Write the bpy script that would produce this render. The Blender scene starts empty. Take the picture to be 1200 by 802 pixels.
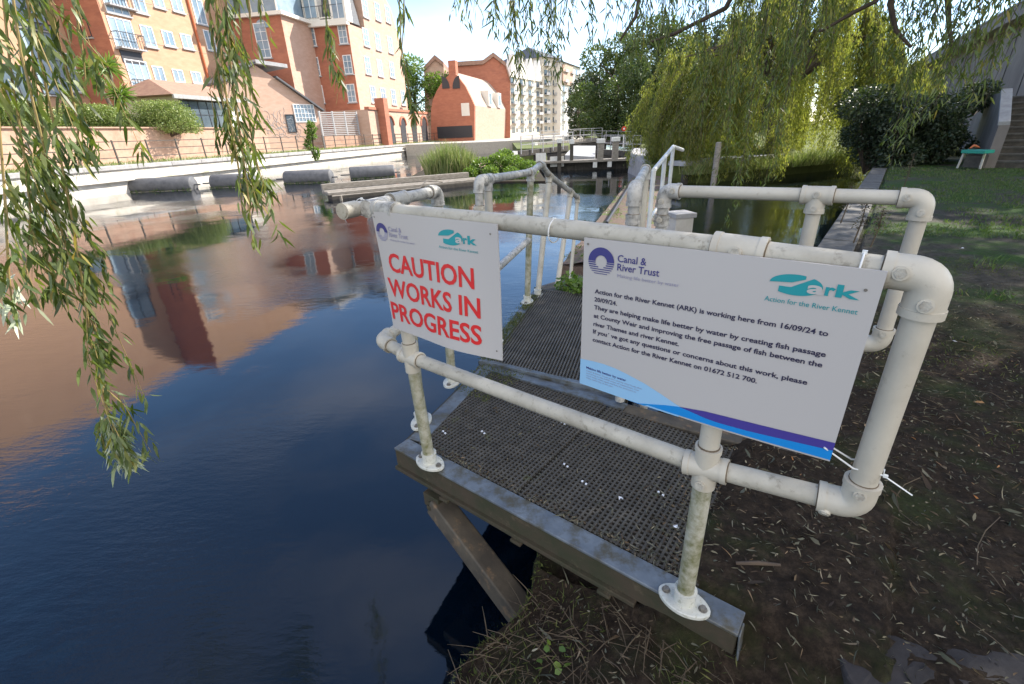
import bpy, bmesh, math, random
import numpy as np
from mathutils import Vector, Matrix
R = math.radians
random.seed(7)
rng = np.random.default_rng(11)
sc = bpy.context.scene
col = sc.collection
V = Vector

# ------------------------------------------------------------------ camera model (measured from the photograph)
F = 544.395
YAW = -0.6697
def _axes():
    pi, ro = 0.4238, -0.0375
    fw = V((0, math.cos(pi), -math.sin(pi))); rt = V((1, 0, 0)); up = rt.cross(fw)
    r2 = rt*math.cos(ro)+up*math.sin(ro); u2 = -rt*math.sin(ro)+up*math.cos(ro)
    return r2, u2, fw
CR, CU, CF = _axes()
CAM = V((0, 0, 1.3346))
def ray(x, y): return CR*((x-600)/F) - CU*((y-401)/F) + CF
def atz(x, y, z):
    d = ray(x, y); return CAM + d*((z-CAM.z)/d.z)
def at(x, y, Y):
    d = ray(x, y); return CAM + d*(Y/d.y)
_c, _s = math.cos(YAW), math.sin(YAW)
def dk(a, b, z=0.0):            # platform frame: a towards the river, b away from the camera
    X, Y = -a-0.2124, b+1.0579
    return V((_c*X-_s*Y, _s*X+_c*Y, z))
def w2d(p):
    x, y = p[0], p[1]
    X = _c*x+_s*y; Y = -_s*x+_c*y
    return (-(X+0.2124), Y-1.0579)
AX = (dk(1, 0)-dk(0, 0)); BX = (dk(0, 1)-dk(0, 0))
WZ = -0.72                      # water level

# ------------------------------------------------------------------ scene graph helpers
def tag(o, label=None, cat=None, group=None, kind=None):
    if label: o['label'] = label
    if cat: o['category'] = cat
    if group: o['group'] = group
    if kind: o['kind'] = kind
    return o
def empty(name, loc, label, cat, group=None):
    o = bpy.data.objects.new(name, None); col.objects.link(o); o.location = loc
    o.empty_display_size = .2
    return tag(o, label, cat, group)
def link(name, me, parent=None):
    o = bpy.data.objects.new(name, me); col.objects.link(o)
    if parent is not None:
        o.parent = parent
        root = parent; L = V((0, 0, 0))
        while root is not None:
            L += root.location; root = root.parent
        o.location = -L         # meshes are written in world coordinates
    return o
def smooth(me, ang=40):
    me.polygons.foreach_set('use_smooth', [True]*len(me.polygons))
    try: me.set_sharp_from_angle(angle=R(ang))
    except Exception: pass
class MB:
    def __init__(s): s.v = []; s.f = []; s.mi = []; s.cur = 0
    def add(s, vs, fs):
        n = len(s.v); s.v += [tuple(v) for v in vs]
        for f in fs: s.f.append(tuple(i+n for i in f)); s.mi.append(s.cur)
        return s
    def hexa(s, p):             # 8 corners: bottom 4 ccw, top 4 ccw
        return s.add(p, [(3,2,1,0),(4,5,6,7),(0,1,5,4),(1,2,6,5),(2,3,7,6),(3,0,4,7)])
    def box(s, c, ax, ay, az, sx, sy, sz):
        c = V(c); ax, ay, az = V(ax)*sx/2, V(ay)*sy/2, V(az)*sz/2
        return s.hexa([c-ax-ay-az, c+ax-ay-az, c+ax+ay-az, c-ax+ay-az, c-ax-ay+az, c+ax-ay+az, c+ax+ay+az, c-ax+ay+az])
    def bar(s, p, q, w, h, up=(0,0,1)):
        p, q = V(p), V(q); d = (q-p); L = d.length; d.normalize()
        sd = d.cross(V(up)); sd.normalize(); u = sd.cross(d)
        return s.box((p+q)/2, d, sd, u, L, w, h)
    def prism(s, poly, z0, z1):  # footprint polygon ccw
        n = len(poly); vs = [(p[0], p[1], z0) for p in poly]+[(p[0], p[1], z1) for p in poly]
        fs = [tuple(range(n))[::-1], tuple(range(n, 2*n))]+[(i, (i+1) % n, n+(i+1) % n, n+i) for i in range(n)]
        return s.add(vs, fs)
    def extrude(s, pts, vec):   # planar polygon in space swept by vec
        n = len(pts); vec = V(vec); vs = [V(p) for p in pts]+[V(p)+vec for p in pts]
        fs = [tuple(range(n))[::-1], tuple(range(n, 2*n))]+[(i, (i+1) % n, n+(i+1) % n, n+i) for i in range(n)]
        return s.add(vs, fs)
    def tube(s, pts, r, n=16, caps=True):
        pts = [V(p) for p in pts]; m = len(pts)
        rs = r if isinstance(r, (list, tuple)) else [r]*m
        ts = []
        for i in range(m):
            t = pts[min(i+1, m-1)]-pts[max(i-1, 0)]; t.normalize(); ts.append(t)
        ref = V((0, 0, 1)) if abs(ts[0].z) < .9 else V((1, 0, 0))
        sd = ts[0].cross(ref); sd.normalize(); vs = []
        for i in range(m):
            if i:
                sd = sd-ts[i]*sd.dot(ts[i]); sd.normalize()
            u = sd.cross(ts[i])
            for k in range(n):
                a = 2*math.pi*k/n; vs.append(pts[i]+(sd*math.cos(a)+u*math.sin(a))*rs[i])
        fs = [(i*n+k, i*n+(k+1) % n, (i+1)*n+(k+1) % n, (i+1)*n+k) for i in range(m-1) for k in range(n)]
        if caps: fs += [tuple(range(n))[::-1], tuple((m-1)*n+k for k in range(n))]
        return s.add(vs, fs)
    def build(s, name, mat, parent=None, sm=True, bevel=0, warp=None):
        if any(s.mi) and not isinstance(mat, (list, tuple)): mat = [mat, M['grime']]
        me = bpy.data.meshes.new(name)
        v = [tuple(warp(V(p))) for p in s.v] if warp else s.v
        me.from_pydata(v, [], s.f)
        for m in (mat if isinstance(mat, (list, tuple)) else [mat]): me.materials.append(m)
        if isinstance(mat, (list, tuple)): me.polygons.foreach_set('material_index', s.mi)
        bm = bmesh.new(); bm.from_mesh(me)
        bmesh.ops.recalc_face_normals(bm, faces=bm.faces); bm.to_mesh(me); bm.free()
        me.update()
        if sm: smooth(me)
        o = link(name, me, parent)
        if bevel:
            b = o.modifiers.new('bevel', 'BEVEL'); b.width = bevel; b.segments = 2; b.limit_method = 'ANGLE'
        return o
def mesh_np(name, v, faces_list, mat, parent=None, sm=False):
    """faces_list: list of int arrays (n,k)"""
    me = bpy.data.meshes.new(name)
    nl = sum(f.size for f in faces_list); nf = sum(len(f) for f in faces_list)
    me.vertices.add(len(v)); me.vertices.foreach_set('co', np.asarray(v, dtype=np.float32).ravel())
    me.loops.add(nl); me.polygons.add(nf)
    me.loops.foreach_set('vertex_index', np.concatenate([f.ravel() for f in faces_list]).astype(np.int32))
    sizes = np.concatenate([np.full(len(f), f.shape[1]) for f in faces_list])
    st = np.concatenate([[0], np.cumsum(sizes)[:-1]]).astype(np.int32)
    me.polygons.foreach_set('loop_start', st)
    me.update(calc_edges=True); me.validate()
    if sm: me.polygons.foreach_set('use_smooth', [True]*len(me.polygons))
    for m in (mat if isinstance(mat, (list, tuple)) else [mat]): me.materials.append(m)
    return link(name, me, parent)

# ------------------------------------------------------------------ materials
def nmat(name):
    m = bpy.data.materials.new(name); m.use_nodes = True
    nt = m.node_tree; b = nt.nodes['Principled BSDF']; return m, nt, b
def ramp(nt, fac, stops):
    r = nt.nodes.new('ShaderNodeValToRGB'); e = r.color_ramp.elements
    while len(e) < len(stops): e.new(.5)
    for i, (p, c) in enumerate(stops):
        e[i].position = p; e[i].color = (c[0], c[1], c[2], 1) if hasattr(c, '__len__') else (c, c, c, 1)
    nt.links.new(fac, r.inputs[0]); return r.outputs[0]
def noise(nt, scale, detail=5, rough=.6, vec=None, dim='3D'):
    n = nt.nodes.new('ShaderNodeTexNoise'); n.inputs['Scale'].default_value = scale
    n.inputs['Detail'].default_value = detail; n.inputs['Roughness'].default_value = rough
    if vec is not None: nt.links.new(vec, n.inputs['Vector'])
    return n.outputs['Fac']
def coord(nt, sc_=(1, 1, 1)):
    t = nt.nodes.new('ShaderNodeTexCoord'); m = nt.nodes.new('ShaderNodeMapping')
    m.inputs['Scale'].default_value = sc_; nt.links.new(t.outputs['Object'], m.inputs[0]); return m.outputs[0]
def mixc(nt, fac, a, b):
    x = nt.nodes.new('ShaderNodeMix'); x.data_type = 'RGBA'
    if isinstance(fac, (int, float)): x.inputs[0].default_value = fac
    else: nt.links.new(fac, x.inputs[0])
    for i, c in ((6, a), (7, b)):
        if isinstance(c, tuple): x.inputs[i].default_value = (*c, 1)
        else: nt.links.new(c, x.inputs[i])
    return x.outputs[2]
def bump(nt, b, h, strength=.3, dist=.01):
    n = nt.nodes.new('ShaderNodeBump'); n.inputs['Strength'].default_value = strength; n.inputs['Distance'].default_value = dist
    nt.links.new(h, n.inputs['Height']); nt.links.new(n.outputs[0], b.inputs['Normal'])
def mat(name, c1, c2=None, scale=6, rough=.7, bs=0, bscale=None, metal=0, lo=.35, hi=.65, detail=6, stretch=(1, 1, 1), spots=None, bd=.01):
    m, nt, b = nmat(name)
    b.inputs['Roughness'].default_value = rough; b.inputs['Metallic'].default_value = metal
    if c2 is None: b.inputs['Base Color'].default_value = (*c1, 1)
    v = coord(nt, stretch)
    out = None
    if c2 is not None:
        out = ramp(nt, noise(nt, scale, detail, .65, v), [(lo, c1), (hi, c2)])
        if spots:
            c3, s3, l3, h3 = spots
            out = mixc(nt, ramp(nt, noise(nt, s3, 8, .7, v), [(l3, 0.), (h3, 1.)]), out, c3)
        nt.links.new(out, b.inputs['Base Color'])
    if bs: bump(nt, b, noise(nt, bscale or scale*3, 8, .7, v), bs, bd)
    return m
M = {}
M['rail'] = mat('white_rail_paint', (.43, .39, .32), (.52, .48, .40), 5, .45, .25, 60, lo=.3, hi=.6, spots=((.24, .19, .13), 44, .60, .84), bd=.002)
M['rail_dirty'] = mat('weathered_rail_paint', (.35, .32, .26), (.49, .455, .38), 9, .55, .35, 90, lo=.3, hi=.6, spots=((.13, .11, .075), 40, .55, .78), bd=.002)
M['rail_moss'] = mat('mossy_rail_paint', (.34, .32, .24), (.46, .44, .36), 7, .6, .4, 80, lo=.3, hi=.6, spots=((.13, .13, .04), 22, .40, .66), bd=.002)
M['rail_grey'] = mat('grey_streaked_rail_paint', (.34, .33, .30), (.52, .50, .46), 7, .5, .3, 80, lo=.35, hi=.6, spots=((.12, .115, .10), 24, .48, .68), bd=.002)
M['bolt'] = mat('dull_bolt_metal', (.10, .09, .08), (.22, .2, .17), 60, .6, .3)
M['grub'] = mat('painted_grub_screw', (.30, .27, .22), (.5, .47, .40), 80, .5, .4)
M['flange'] = mat('white_flange_paint', (.50, .50, .44), (.60, .59, .53), 12, .5, .3, 60, spots=((.2, .19, .10), 60, .54, .72), bd=.002)
M['steel'] = mat('galvanised_steel', (.085, .10, .12), (.165, .19, .215), 7, .5, .2, 40, metal=.08, spots=((.075, .065, .04), 11, .46, .62), bd=.003)
M['rust_steel'] = mat('mossy_rusted_channel', (.060, .043, .026), (.035, .036, .016), 9, .85, .7, 40, spots=((.13, .10, .06), 16, .58, .75), bd=.006)
M['brace'] = mat('weathered_brace', (.105, .085, .06), (.055, .046, .035), 8, .75, .5, 40, spots=((.24, .15, .08), 14, .55, .72), bd=.004)
M['grating'] = mat('gritty_grating', (.048, .043, .035), (.088, .079, .065), 14, .8, .5, 200, spots=((.09, .10, .03), 5, .6, .72), bd=.002)
M['grating_dark'] = mat('worn_ribbed_grating', (.065, .06, .05), (.12, .11, .095), 9, .75, .4, 160, bd=.002)
M['sign'] = mat('sign_board', (.47, .445, .43), None, rough=.38)
M['navy'] = mat('navy_ink', (.045, .04, .18), None, rough=.4)
M['black'] = mat('dark_text_ink', (.025, .022, .06), None, rough=.4)
M['grey_ink'] = mat('grey_ink', (.28, .27, .38), None, rough=.4)
M['red'] = mat('red_ink', (.62, .02, .02), None, rough=.4)
M['teal'] = mat('teal_ink', (.012, .27, .30), None, rough=.4)
M['lightblue'] = mat('pale_blue_ink', (.28, .50, .72), None, rough=.38)
M['midblue'] = mat('bright_blue_ink', (.01, .23, .62), None, rough=.38)
M['purple'] = mat('indigo_ink', (.06, .045, .26), None, rough=.38)
M['tie'] = mat('nylon_tie', (.72, .72, .70), None, rough=.35)
M['wood'] = mat('old_grey_timber', (.20, .175, .145), (.33, .30, .26), 5, .85, .6, 30, stretch=(1, 1, 4), bd=.006)
M['wood_dark'] = mat('dark_wet_timber', (.045, .04, .035), (.09, .08, .065), 6, .8, .5, 30)
M['white_paint'] = mat('white_gate_paint', (.74, .74, .72), (.60, .60, .57), 8, .55)
M['step_edge'] = mat('worn_step_edge', (.07, .068, .062), (.12, .115, .105), 6, .9)
M['grime'] = mat('joint_grime', (.10, .075, .05), (.20, .16, .11), 40, .9)
M['stone'] = mat('pale_quay_stone', (.50, .46, .40), (.62, .58, .52), 2.5, .85, .4, 12, spots=((.30, .30, .17), 1.2, .56, .7), bd=.02)
M['stone_dark'] = mat('grey_coping_stone', (.27, .26, .26), (.38, .37, .36), 4, .85, .4, 20, bd=.01)
M['concrete'] = mat('brown_concrete', (.19, .16, .145), (.28, .245, .22), .9, .9, .3, 30, stretch=(1, 1, .3), spots=((.12, .10, .095), .5, .55, .75))
M['concrete_white'] = mat('pale_concrete_cap', (.30, .30, .31), (.40, .40, .41), 3, .85, .2, 30)
M['brick_pale'] = mat('pale_orange_brick', (.42, .25, .155), (.49, .305, .20), 1.2, .9, .3, 30, stretch=(1, 1, 3), spots=((.40, .22, .14), .35, .5, .8))
M['brick_red'] = mat('red_brick', (.34, .125, .075), (.42, .165, .10), 1.5, .9, .3, 30, stretch=(1, 1, 3), spots=((.26, .10, .07), .5, .5, .8))  # real red brick, and the shade put into the sunless end walls
M['brick_pink'] = mat('pinkish_brick', (.42, .28, .21), (.49, .34, .265), 1.5, .9, .3, 30, stretch=(1, 1, 3), spots=((.42, .26, .19), .4, .5, .8))
M['brick_wall'] = mat('weathered_brick_wall', (.34, .20, .14), (.46, .31, .23), 2, .9, .3, 20, spots=((.25, .17, .12), 2, .55, .7))
M['cream'] = mat('cream_render', (.52, .46, .37), (.60, .54, .45), .6, .9)
M['white_render'] = mat('white_render', (.68, .64, .57), (.74, .71, .65), .8, .85)
M['slate'] = mat('grey_slate', (.07, .075, .085), (.13, .135, .15), 3, .7, .4, 12, stretch=(1, 1, 6))
M['tile_brown'] = mat('brown_roof_tile', (.26, .15, .11), (.34, .21, .15), 3, .8, .4, 12)
M['tile_pale'] = mat('pale_weathered_tile', (.33, .25, .20), (.42, .33, .27), 2, .85, .3, 12)
M['frame_white'] = mat('white_window_frame', (.75, .75, .74), None, rough=.5)
M['frame_dark'] = mat('dark_window_frame', (.03, .03, .035), None, rough=.5)
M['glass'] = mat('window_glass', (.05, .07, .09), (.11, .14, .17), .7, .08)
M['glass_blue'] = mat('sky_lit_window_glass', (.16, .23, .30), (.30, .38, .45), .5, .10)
M['pipe_orange'] = mat('orange_downpipe', (.45, .12, .04), None, rough=.5)
M['rubber'] = mat('black_fender_rubber', (.075, .076, .082), (.12, .122, .13), 4, .65, .3, 30, spots=((.12, .12, .12), 8, .6, .75))
M['green_top'] = mat('turquoise_board_paint', (.012, .27, .20), (.02, .33, .25), 10, .5)
M['red_paint'] = mat('red_sign_paint', (.55, .04, .02), None, rough=.4)
M['plaster_grey'] = mat('grey_render', (.34, .33, .33), (.40, .39, .39), 1, .9)
M['path'] = mat('gravel_path', (.36, .33, .28), (.46, .43, .37), 8, .95, .5, 60)
M['bark'] = mat('willow_bark', (.075, .055, .04), (.15, .12, .09), 9, .9, .9, 20, stretch=(1, 1, .25), bd=.03)
M['twig'] = mat('yellow_brown_twig', (.20, .15, .05), (.30, .22, .08), 12, .7)
M['twig_dark'] = mat('dark_twig', (.05, .035, .025), (.10, .07, .045), 12, .8)
M['paving'] = mat('paving_slab', (.10, .095, .09), (.17, .16, .15), 6, .9, .4, 30, spots=((.08, .075, .06), 5, .5, .7))
M['stone_slab'] = mat('purple_grey_slab', (.018, .015, .015), (.036, .031, .031), 14, .85, .5, 30)
M['white_bit'] = mat('white_paper_bit', (.75, .77, .82), None, rough=.6)

def leafmat(name, stops, back=(.30, .36, .26), trans=.35, tcol=(.22, .34, .03), rough=.45, backmix=.6):
    m, nt, b = nmat(name); nt.nodes.remove(b); out = [n for n in nt.nodes if n.type == 'OUTPUT_MATERIAL'][0]
    g = nt.nodes.new('ShaderNodeNewGeometry')
    c = ramp(nt, g.outputs['Random Per Island'], stops)
    mul = nt.nodes.new('ShaderNodeMath'); mul.operation = 'MULTIPLY'; mul.inputs[1].default_value = backmix
    nt.links.new(g.outputs['Backfacing'], mul.inputs[0])
    c2 = mixc(nt, mul.outputs[0], c, back)
    p = nt.nodes.new('ShaderNodeBsdfPrincipled'); p.inputs['Roughness'].default_value = rough
    nt.links.new(c2, p.inputs['Base Color'])
    t = nt.nodes.new('ShaderNodeBsdfTranslucent')
    tc = mixc(nt, .5, c, tcol); nt.links.new(tc, t.inputs[0])
    mx = nt.nodes.new('ShaderNodeMixShader'); mx.inputs[0].default_value = trans
    nt.links.new(p.outputs[0], mx.inputs[1]); nt.links.new(t.outputs[0], mx.inputs[2]); nt.links.new(mx.outputs[0], out.inputs[0])
    return m
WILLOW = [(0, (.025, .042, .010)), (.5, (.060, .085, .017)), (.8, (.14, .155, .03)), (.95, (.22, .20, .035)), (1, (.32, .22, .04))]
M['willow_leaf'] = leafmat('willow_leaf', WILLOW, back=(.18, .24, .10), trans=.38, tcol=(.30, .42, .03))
M['willow_sun'] = leafmat('far_willow_leaf', [(0, (.05, .07, .015)), (.4, (.13, .15, .025)), (.75, (.24, .235, .04)), (1, (.40, .32, .07))], trans=.6, tcol=(.42, .50, .06), backmix=.25)  # leaf colours brightened and yellowed to put sunlight into the far willow
M['tip_leaf'] = leafmat('silvery_willow_leaf', [(0, (.30, .36, .20)), (1, (.62, .66, .52))], back=(.66, .70, .60), trans=.3)
M['tree_leaf'] = leafmat('broad_tree_leaf', [(0, (.03, .055, .016)), (.6, (.06, .10, .025)), (1, (.13, .15, .04))], trans=.3, backmix=.1)
M['dark_leaf'] = leafmat('ivy_leaf', [(0, (.014, .024, .012)), (.7, (.03, .05, .022)), (1, (.07, .08, .035))], trans=.15, backmix=.1)
M['bush_leaf'] = leafmat('bright_bush_leaf', [(0, (.07, .14, .02)), (.6, (.13, .23, .03)), (1, (.22, .30, .05))], trans=.4, backmix=.1)
M['hedge_leaf'] = leafmat('variegated_hedge_leaf', [(0, (.10, .16, .03)), (.6, (.22, .28, .06)), (1, (.42, .45, .18))], trans=.3, backmix=.1)
M['reed_leaf'] = leafmat('reed_blade', [(0, (.10, .16, .04)), (.5, (.22, .26, .08)), (1, (.42, .38, .20))], trans=.35, backmix=.1)
M['grass_blade'] = leafmat('grass_blade', [(0, (.035, .080, .012)), (.6, (.07, .135, .022)), (.9, (.10, .12, .035)), (1, (.20, .17, .08))], trans=.3, backmix=.1)
M['litter'] = leafmat('dead_willow_leaf', [(0, (.022, .013, .008)), (.5, (.06, .036, .02)), (.82, (.12, .078, .04)), (.95, (.20, .155, .10)), (.985, (.32, .27, .19)), (1, (.34, .13, .03))], trans=.05, backmix=.2, rough=.8)
M['litter_pale'] = mat('dry_stem', (.13, .095, .055), (.07, .05, .032), 10, .9)
M['moss'] = leafmat('moss_tuft', [(0, (.04, .055, .01)), (.6, (.08, .10, .02)), (1, (.16, .15, .05))], trans=.15, backmix=0, rough=.9)

def dirt_mat():
    m, nt, b = nmat('dark_soil'); v = coord(nt)
    a = ramp(nt, noise(nt, 26, 10, .75, v), [(.30, (.016, .012, .009)), (.50, (.042, .032, .024)), (.72, (.075, .058, .044))])
    mossf = ramp(nt, noise(nt, 2.6, 6, .65, v), [(.52, 0.), (.66, 1.)])
    mossc = ramp(nt, noise(nt, 60, 6, .7, v), [(.3, (.018, .026, .008)), (.7, (.055, .07, .02))])
    c = mixc(nt, mossf, a, mossc)
    nt.links.new(c, b.inputs['Base Color']); b.inputs['Roughness'].default_value = .95
    b.inputs['Specular IOR Level'].default_value = .2
    bump(nt, b, noise(nt, 70, 10, .8, v), .9, .012); return m
M['dirt'] = dirt_mat()
def lawn_mat():
    m, nt, b = nmat('worn_lawn'); v = coord(nt)
    g = ramp(nt, noise(nt, 30, 8, .75, v), [(.3, (.02, .045, .008)), (.7, (.06, .10, .02))])
    d = ramp(nt, noise(nt, 22, 8, .75, v), [(.3, (.035, .028, .02)), (.7, (.10, .085, .065))])
    f = ramp(nt, noise(nt, .55, 7, .7, v), [(.50, 0.), (.60, 1.)])
    nt.links.new(mixc(nt, f, g, d), b.inputs['Base Color']); b.inputs['Roughness'].default_value = .95
    bump(nt, b, noise(nt, 40, 8, .8, v), .8, .03); return m
M['lawn'] = lawn_mat()
def grass_mat():
    m, nt, b = nmat('rough_grass'); v = coord(nt)
    g = ramp(nt, noise(nt, 3, 8, .75, v), [(.3, (.06, .085, .02)), (.7, (.16, .18, .05))])
    nt.links.new(g, b.inputs['Base Color']); b.inputs['Roughness'].default_value = .95
    bump(nt, b, noise(nt, 20, 8, .8, v), .8, .04); return m
M['rough_grass'] = grass_mat()
def water_mat():
    m, nt, b = nmat('river_water')
    b.inputs['Base Color'].default_value = (.0008, .004, .009, 1); b.inputs['Roughness'].default_value = .03
    b.inputs['IOR'].default_value = 1.55
    v = coord(nt, (1, 1, 1)); 
    n1 = noise(nt, 1.1, 3, .5, v); n2 = noise(nt, 5.5, 5, .62, coord(nt, (1, 2.6, 1))); n3 = noise(nt, .35, 3, .5, v)
    amp = ramp(nt, n3, [(.45, .04), (.62, .8)])
    mu = nt.nodes.new('ShaderNodeMath'); mu.operation = 'MULTIPLY'; nt.links.new(n2, mu.inputs[0]); nt.links.new(amp, mu.inputs[1])
    mm = nt.nodes.new('ShaderNodeMath'); mm.operation = 'MULTIPLY'; mm.inputs[1].default_value = 1.3; nt.links.new(mu.outputs[0], mm.inputs[0])
    nl_ = nt.nodes.new('ShaderNodeMath'); nl_.operation = 'MULTIPLY'; nl_.inputs[1].default_value = .6; nt.links.new(n1, nl_.inputs[0])
    ad = nt.nodes.new('ShaderNodeMath'); ad.operation = 'ADD'; nt.links.new(nl_.outputs[0], ad.inputs[0]); nt.links.new(mm.outputs[0], ad.inputs[1])
    bump(nt, b, ad.outputs[0], .14, .05); return m
M['water'] = water_mat()

# ------------------------------------------------------------------ foliage builders
def rnd_unit(n):
    v = rng.normal(size=(n, 3)); return v/np.linalg.norm(v, axis=1, keepdims=True)
def norm(v): return v/np.maximum(np.linalg.norm(v, axis=1, keepdims=True), 1e-9)
def leaves_long(P, D, L, W, curl=.25):
    """lance-shaped leaves with 6 vertices"""
    n = len(P); D = norm(D); S = norm(np.cross(D, rnd_unit(n)))
    T = [(0, 0), (.3, -.5), (.3, .5), (.68, -.38), (.68, .38), (1, 0)]
    Z = np.cross(D, S); cz = rng.normal(0, curl, n)
    out = np.zeros((n, 6, 3))
    for i, (t, w) in enumerate(T):
        out[:, i] = P + D*(L*t)[:, None] + S*(W*w)[:, None] + Z*(cz*L*t*t)[:, None] + np.array([0, 0, -1.])*(curl*.6*L*t*t)[:, None]
    b = (np.arange(n)*6)[:, None]
    return out.reshape(-1, 3), [b+np.array([[0, 1, 2]]), b+np.array([[1, 3, 4, 2]]), b+np.array([[3, 5, 4]])]
def leaves_diamond(P, D, L, W):
    n = len(P); D = norm(D); S = norm(np.cross(D, rnd_unit(n)))
    o = np.zeros((n, 4, 3)); o[:, 0] = P; o[:, 1] = P+D*(L*.45)[:, None]+S*(W*.5)[:, None]
    o[:, 2] = P+D*L[:, None]; o[:, 3] = P+D*(L*.45)[:, None]-S*(W*.5)[:, None]
    return o.reshape(-1, 3), [(np.arange(n)*4)[:, None]+np.array([[0, 1, 2, 3]])]
class Acc:
    def __init__(s): s.v = []; s.f = []; s.n = 0
    def add(s, v, fl):
        s.v.append(v); s.f += [f+s.n for f in fl]; s.n += len(v)
    def build(s, name, m, parent=None, sm=False):
        return mesh_np(name, np.concatenate(s.v), s.f, m, parent, sm)
def hang(path, n, L, W, spread=.06, down=1.0, out=.8, diamond=False, var=.3):
    """leaves along a hanging twig given as a polyline"""
    path = np.array(path, float); seg = np.linalg.norm(np.diff(path, axis=0), axis=1); cum = np.concatenate([[0], np.cumsum(seg)])
    t = np.sort(rng.uniform(0, cum[-1], n)); P = np.stack([np.interp(t, cum, path[:, k]) for k in range(3)], 1)
    P += rng.normal(0, spread, (n, 3))*np.array([1, 1, .3])
    D = rnd_unit(n)*out + np.array([0, 0, -down])
    LL = L*rng.uniform(1-var, 1+var, n); WW = W*rng.uniform(.8, 1.2, n)
    return (leaves_diamond if diamond else leaves_long)(P, D, LL, WW)
def clumps(centers, n, leaf, aspect=.6, acc=None, flat=.8):
    """leaf clumps: centers = [(x,y,z,r)], leaves thicker towards each clump's outside"""
    acc = acc or Acc(); tot = sum(c[3]**2 for c in centers)
    for (x, y, z, r) in centers:
        k = max(8, int(n*r*r/tot)); u = rnd_unit(k); rr = r*rng.uniform(.25, 1.0, k)**.45
        P = np.array([x, y, z])+u*rr[:, None]*np.array([1, 1, flat])
        D = u+rnd_unit(k)*.9+np.array([0, 0, -.2])
        L = leaf*rng.uniform(.6, 1.3, k)
        acc.add(*leaves_diamond(P, D, L, L*aspect))
    return acc

# ------------------------------------------------------------------ world, sun, camera
SUN_AZ, SUN_EL = 62, 37         # azimuth clockwise from +Y
w = bpy.data.worlds.new('World'); sc.world = w; w.use_nodes = True
nt = w.node_tree; bg = nt.nodes['Background']
sky = nt.nodes.new('ShaderNodeTexSky'); sky.sky_type = 'NISHITA'; sky.sun_disc = False
sky.sun_elevation = R(SUN_EL); sky.sun_rotation = R(SUN_AZ); sky.air_density = 1.0; sky.dust_density = .3; sky.ozone_density = 5.0
tc = nt.nodes.new('ShaderNodeTexCoord'); mp = nt.nodes.new('ShaderNodeMapping'); mp.inputs['Scale'].default_value = (1.2, 1.2, 4.0)
nt.links.new(tc.outputs['Generated'], mp.inputs[0])
cn = noise(nt, 1.1, 6, .5, mp.outputs[0])
cf = ramp(nt, cn, [(.52, 0.), (.70, .17)])
# unseen white cloud added behind the camera to neutralise the blue foreground fill
dp = nt.nodes.new('ShaderNodeVectorMath'); dp.operation = 'DOT_PRODUCT'; dp.inputs[1].default_value = (.30, -.93, .18); nt.links.new(tc.outputs['Generated'], dp.inputs[0])
cb_ = ramp(nt, dp.outputs['Value'], [(.15, 0.), (.50, 1.)]); cn2 = ramp(nt, noise(nt, 2.2, 7, .6, mp.outputs[0]), [(.36, .15), (.60, .8)])
ml = nt.nodes.new('ShaderNodeMath'); ml.operation = 'MULTIPLY'; nt.links.new(cb_, ml.inputs[0]); nt.links.new(cn2, ml.inputs[1])
mxx = nt.nodes.new('ShaderNodeMath'); mxx.operation = 'MAXIMUM'; nt.links.new(ml.outputs[0], mxx.inputs[0]); nt.links.new(cf, mxx.inputs[1]); cf = mxx.outputs[0]
cm = mixc(nt, cf, sky.outputs[0], (9.5, 8.8, 7.9))
nt.links.new(cm, bg.inputs[0]); bg.inputs[1].default_value = .15
sl = bpy.data.lights.new('sun', 'SUN'); sl.energy = 5.0; sl.angle = R(.53); sl.color = (1, .93, .82)
so = bpy.data.objects.new('sun', sl); col.objects.link(so)
sd = V((math.sin(R(SUN_AZ))*math.cos(R(SUN_EL)), math.cos(R(SUN_AZ))*math.cos(R(SUN_EL)), math.sin(R(SUN_EL))))
so.rotation_euler = sd.to_track_quat('Z', 'Y').to_euler(); so.location = sd*50
cd = bpy.data.cameras.new('camera'); co = bpy.data.objects.new('camera', cd); col.objects.link(co); sc.camera = co
cd.sensor_width = 36; cd.sensor_fit = 'HORIZONTAL'; cd.lens = F/1200*36; cd.clip_end = 6000; cd.clip_start = .02
mw = Matrix.Identity(4)
for i in range(3): mw[i][0] = CR[i]; mw[i][1] = CU[i]; mw[i][2] = -CF[i]; mw[i][3] = CAM[i]
co.matrix_world = mw
sc.view_settings.view_transform = 'Standard'; sc.view_settings.look = 'None'; sc.view_settings.gamma = 1
sc.view_settings.exposure = 1.13

# ================================================================== PLATFORM
PR = .0248
def nd(est, px=None):
    """joint position: the estimate nudged (a few mm) onto the line of sight it was measured on"""
    if px is None: return est
    d = ray(*px); d.normalize(); return CAM + d*((est-CAM).dot(d))
def elbow(c, d1, d2, r=.031, L=.062):
    c, d1, d2 = V(c), V(d1).normalized(), V(d2).normalized(); m = MB()
    R_ = .034; p1 = c+d1*R_; p2 = c+d2*R_; pts = [c+d1*L, p1]
    for i in range(1, 8):
        t = i/8; q = (1-t)**2; pts.append(p1*q+c*2*t*(1-t)+p2*t*t)
    pts += [p2, c+d2*L]
    m.tube(pts, r, 20)
    for d in (d1, d2): m.tube([c+d*(L-.012), c+d*(L+.003)], r+.0022, 20)
    m.cur = 1
    for d in (d1, d2): m.tube([c+d*(L+.001), c+d*(L+.0052)], PR+.0022, 20)
    m.cur = 0
    return m
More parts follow.
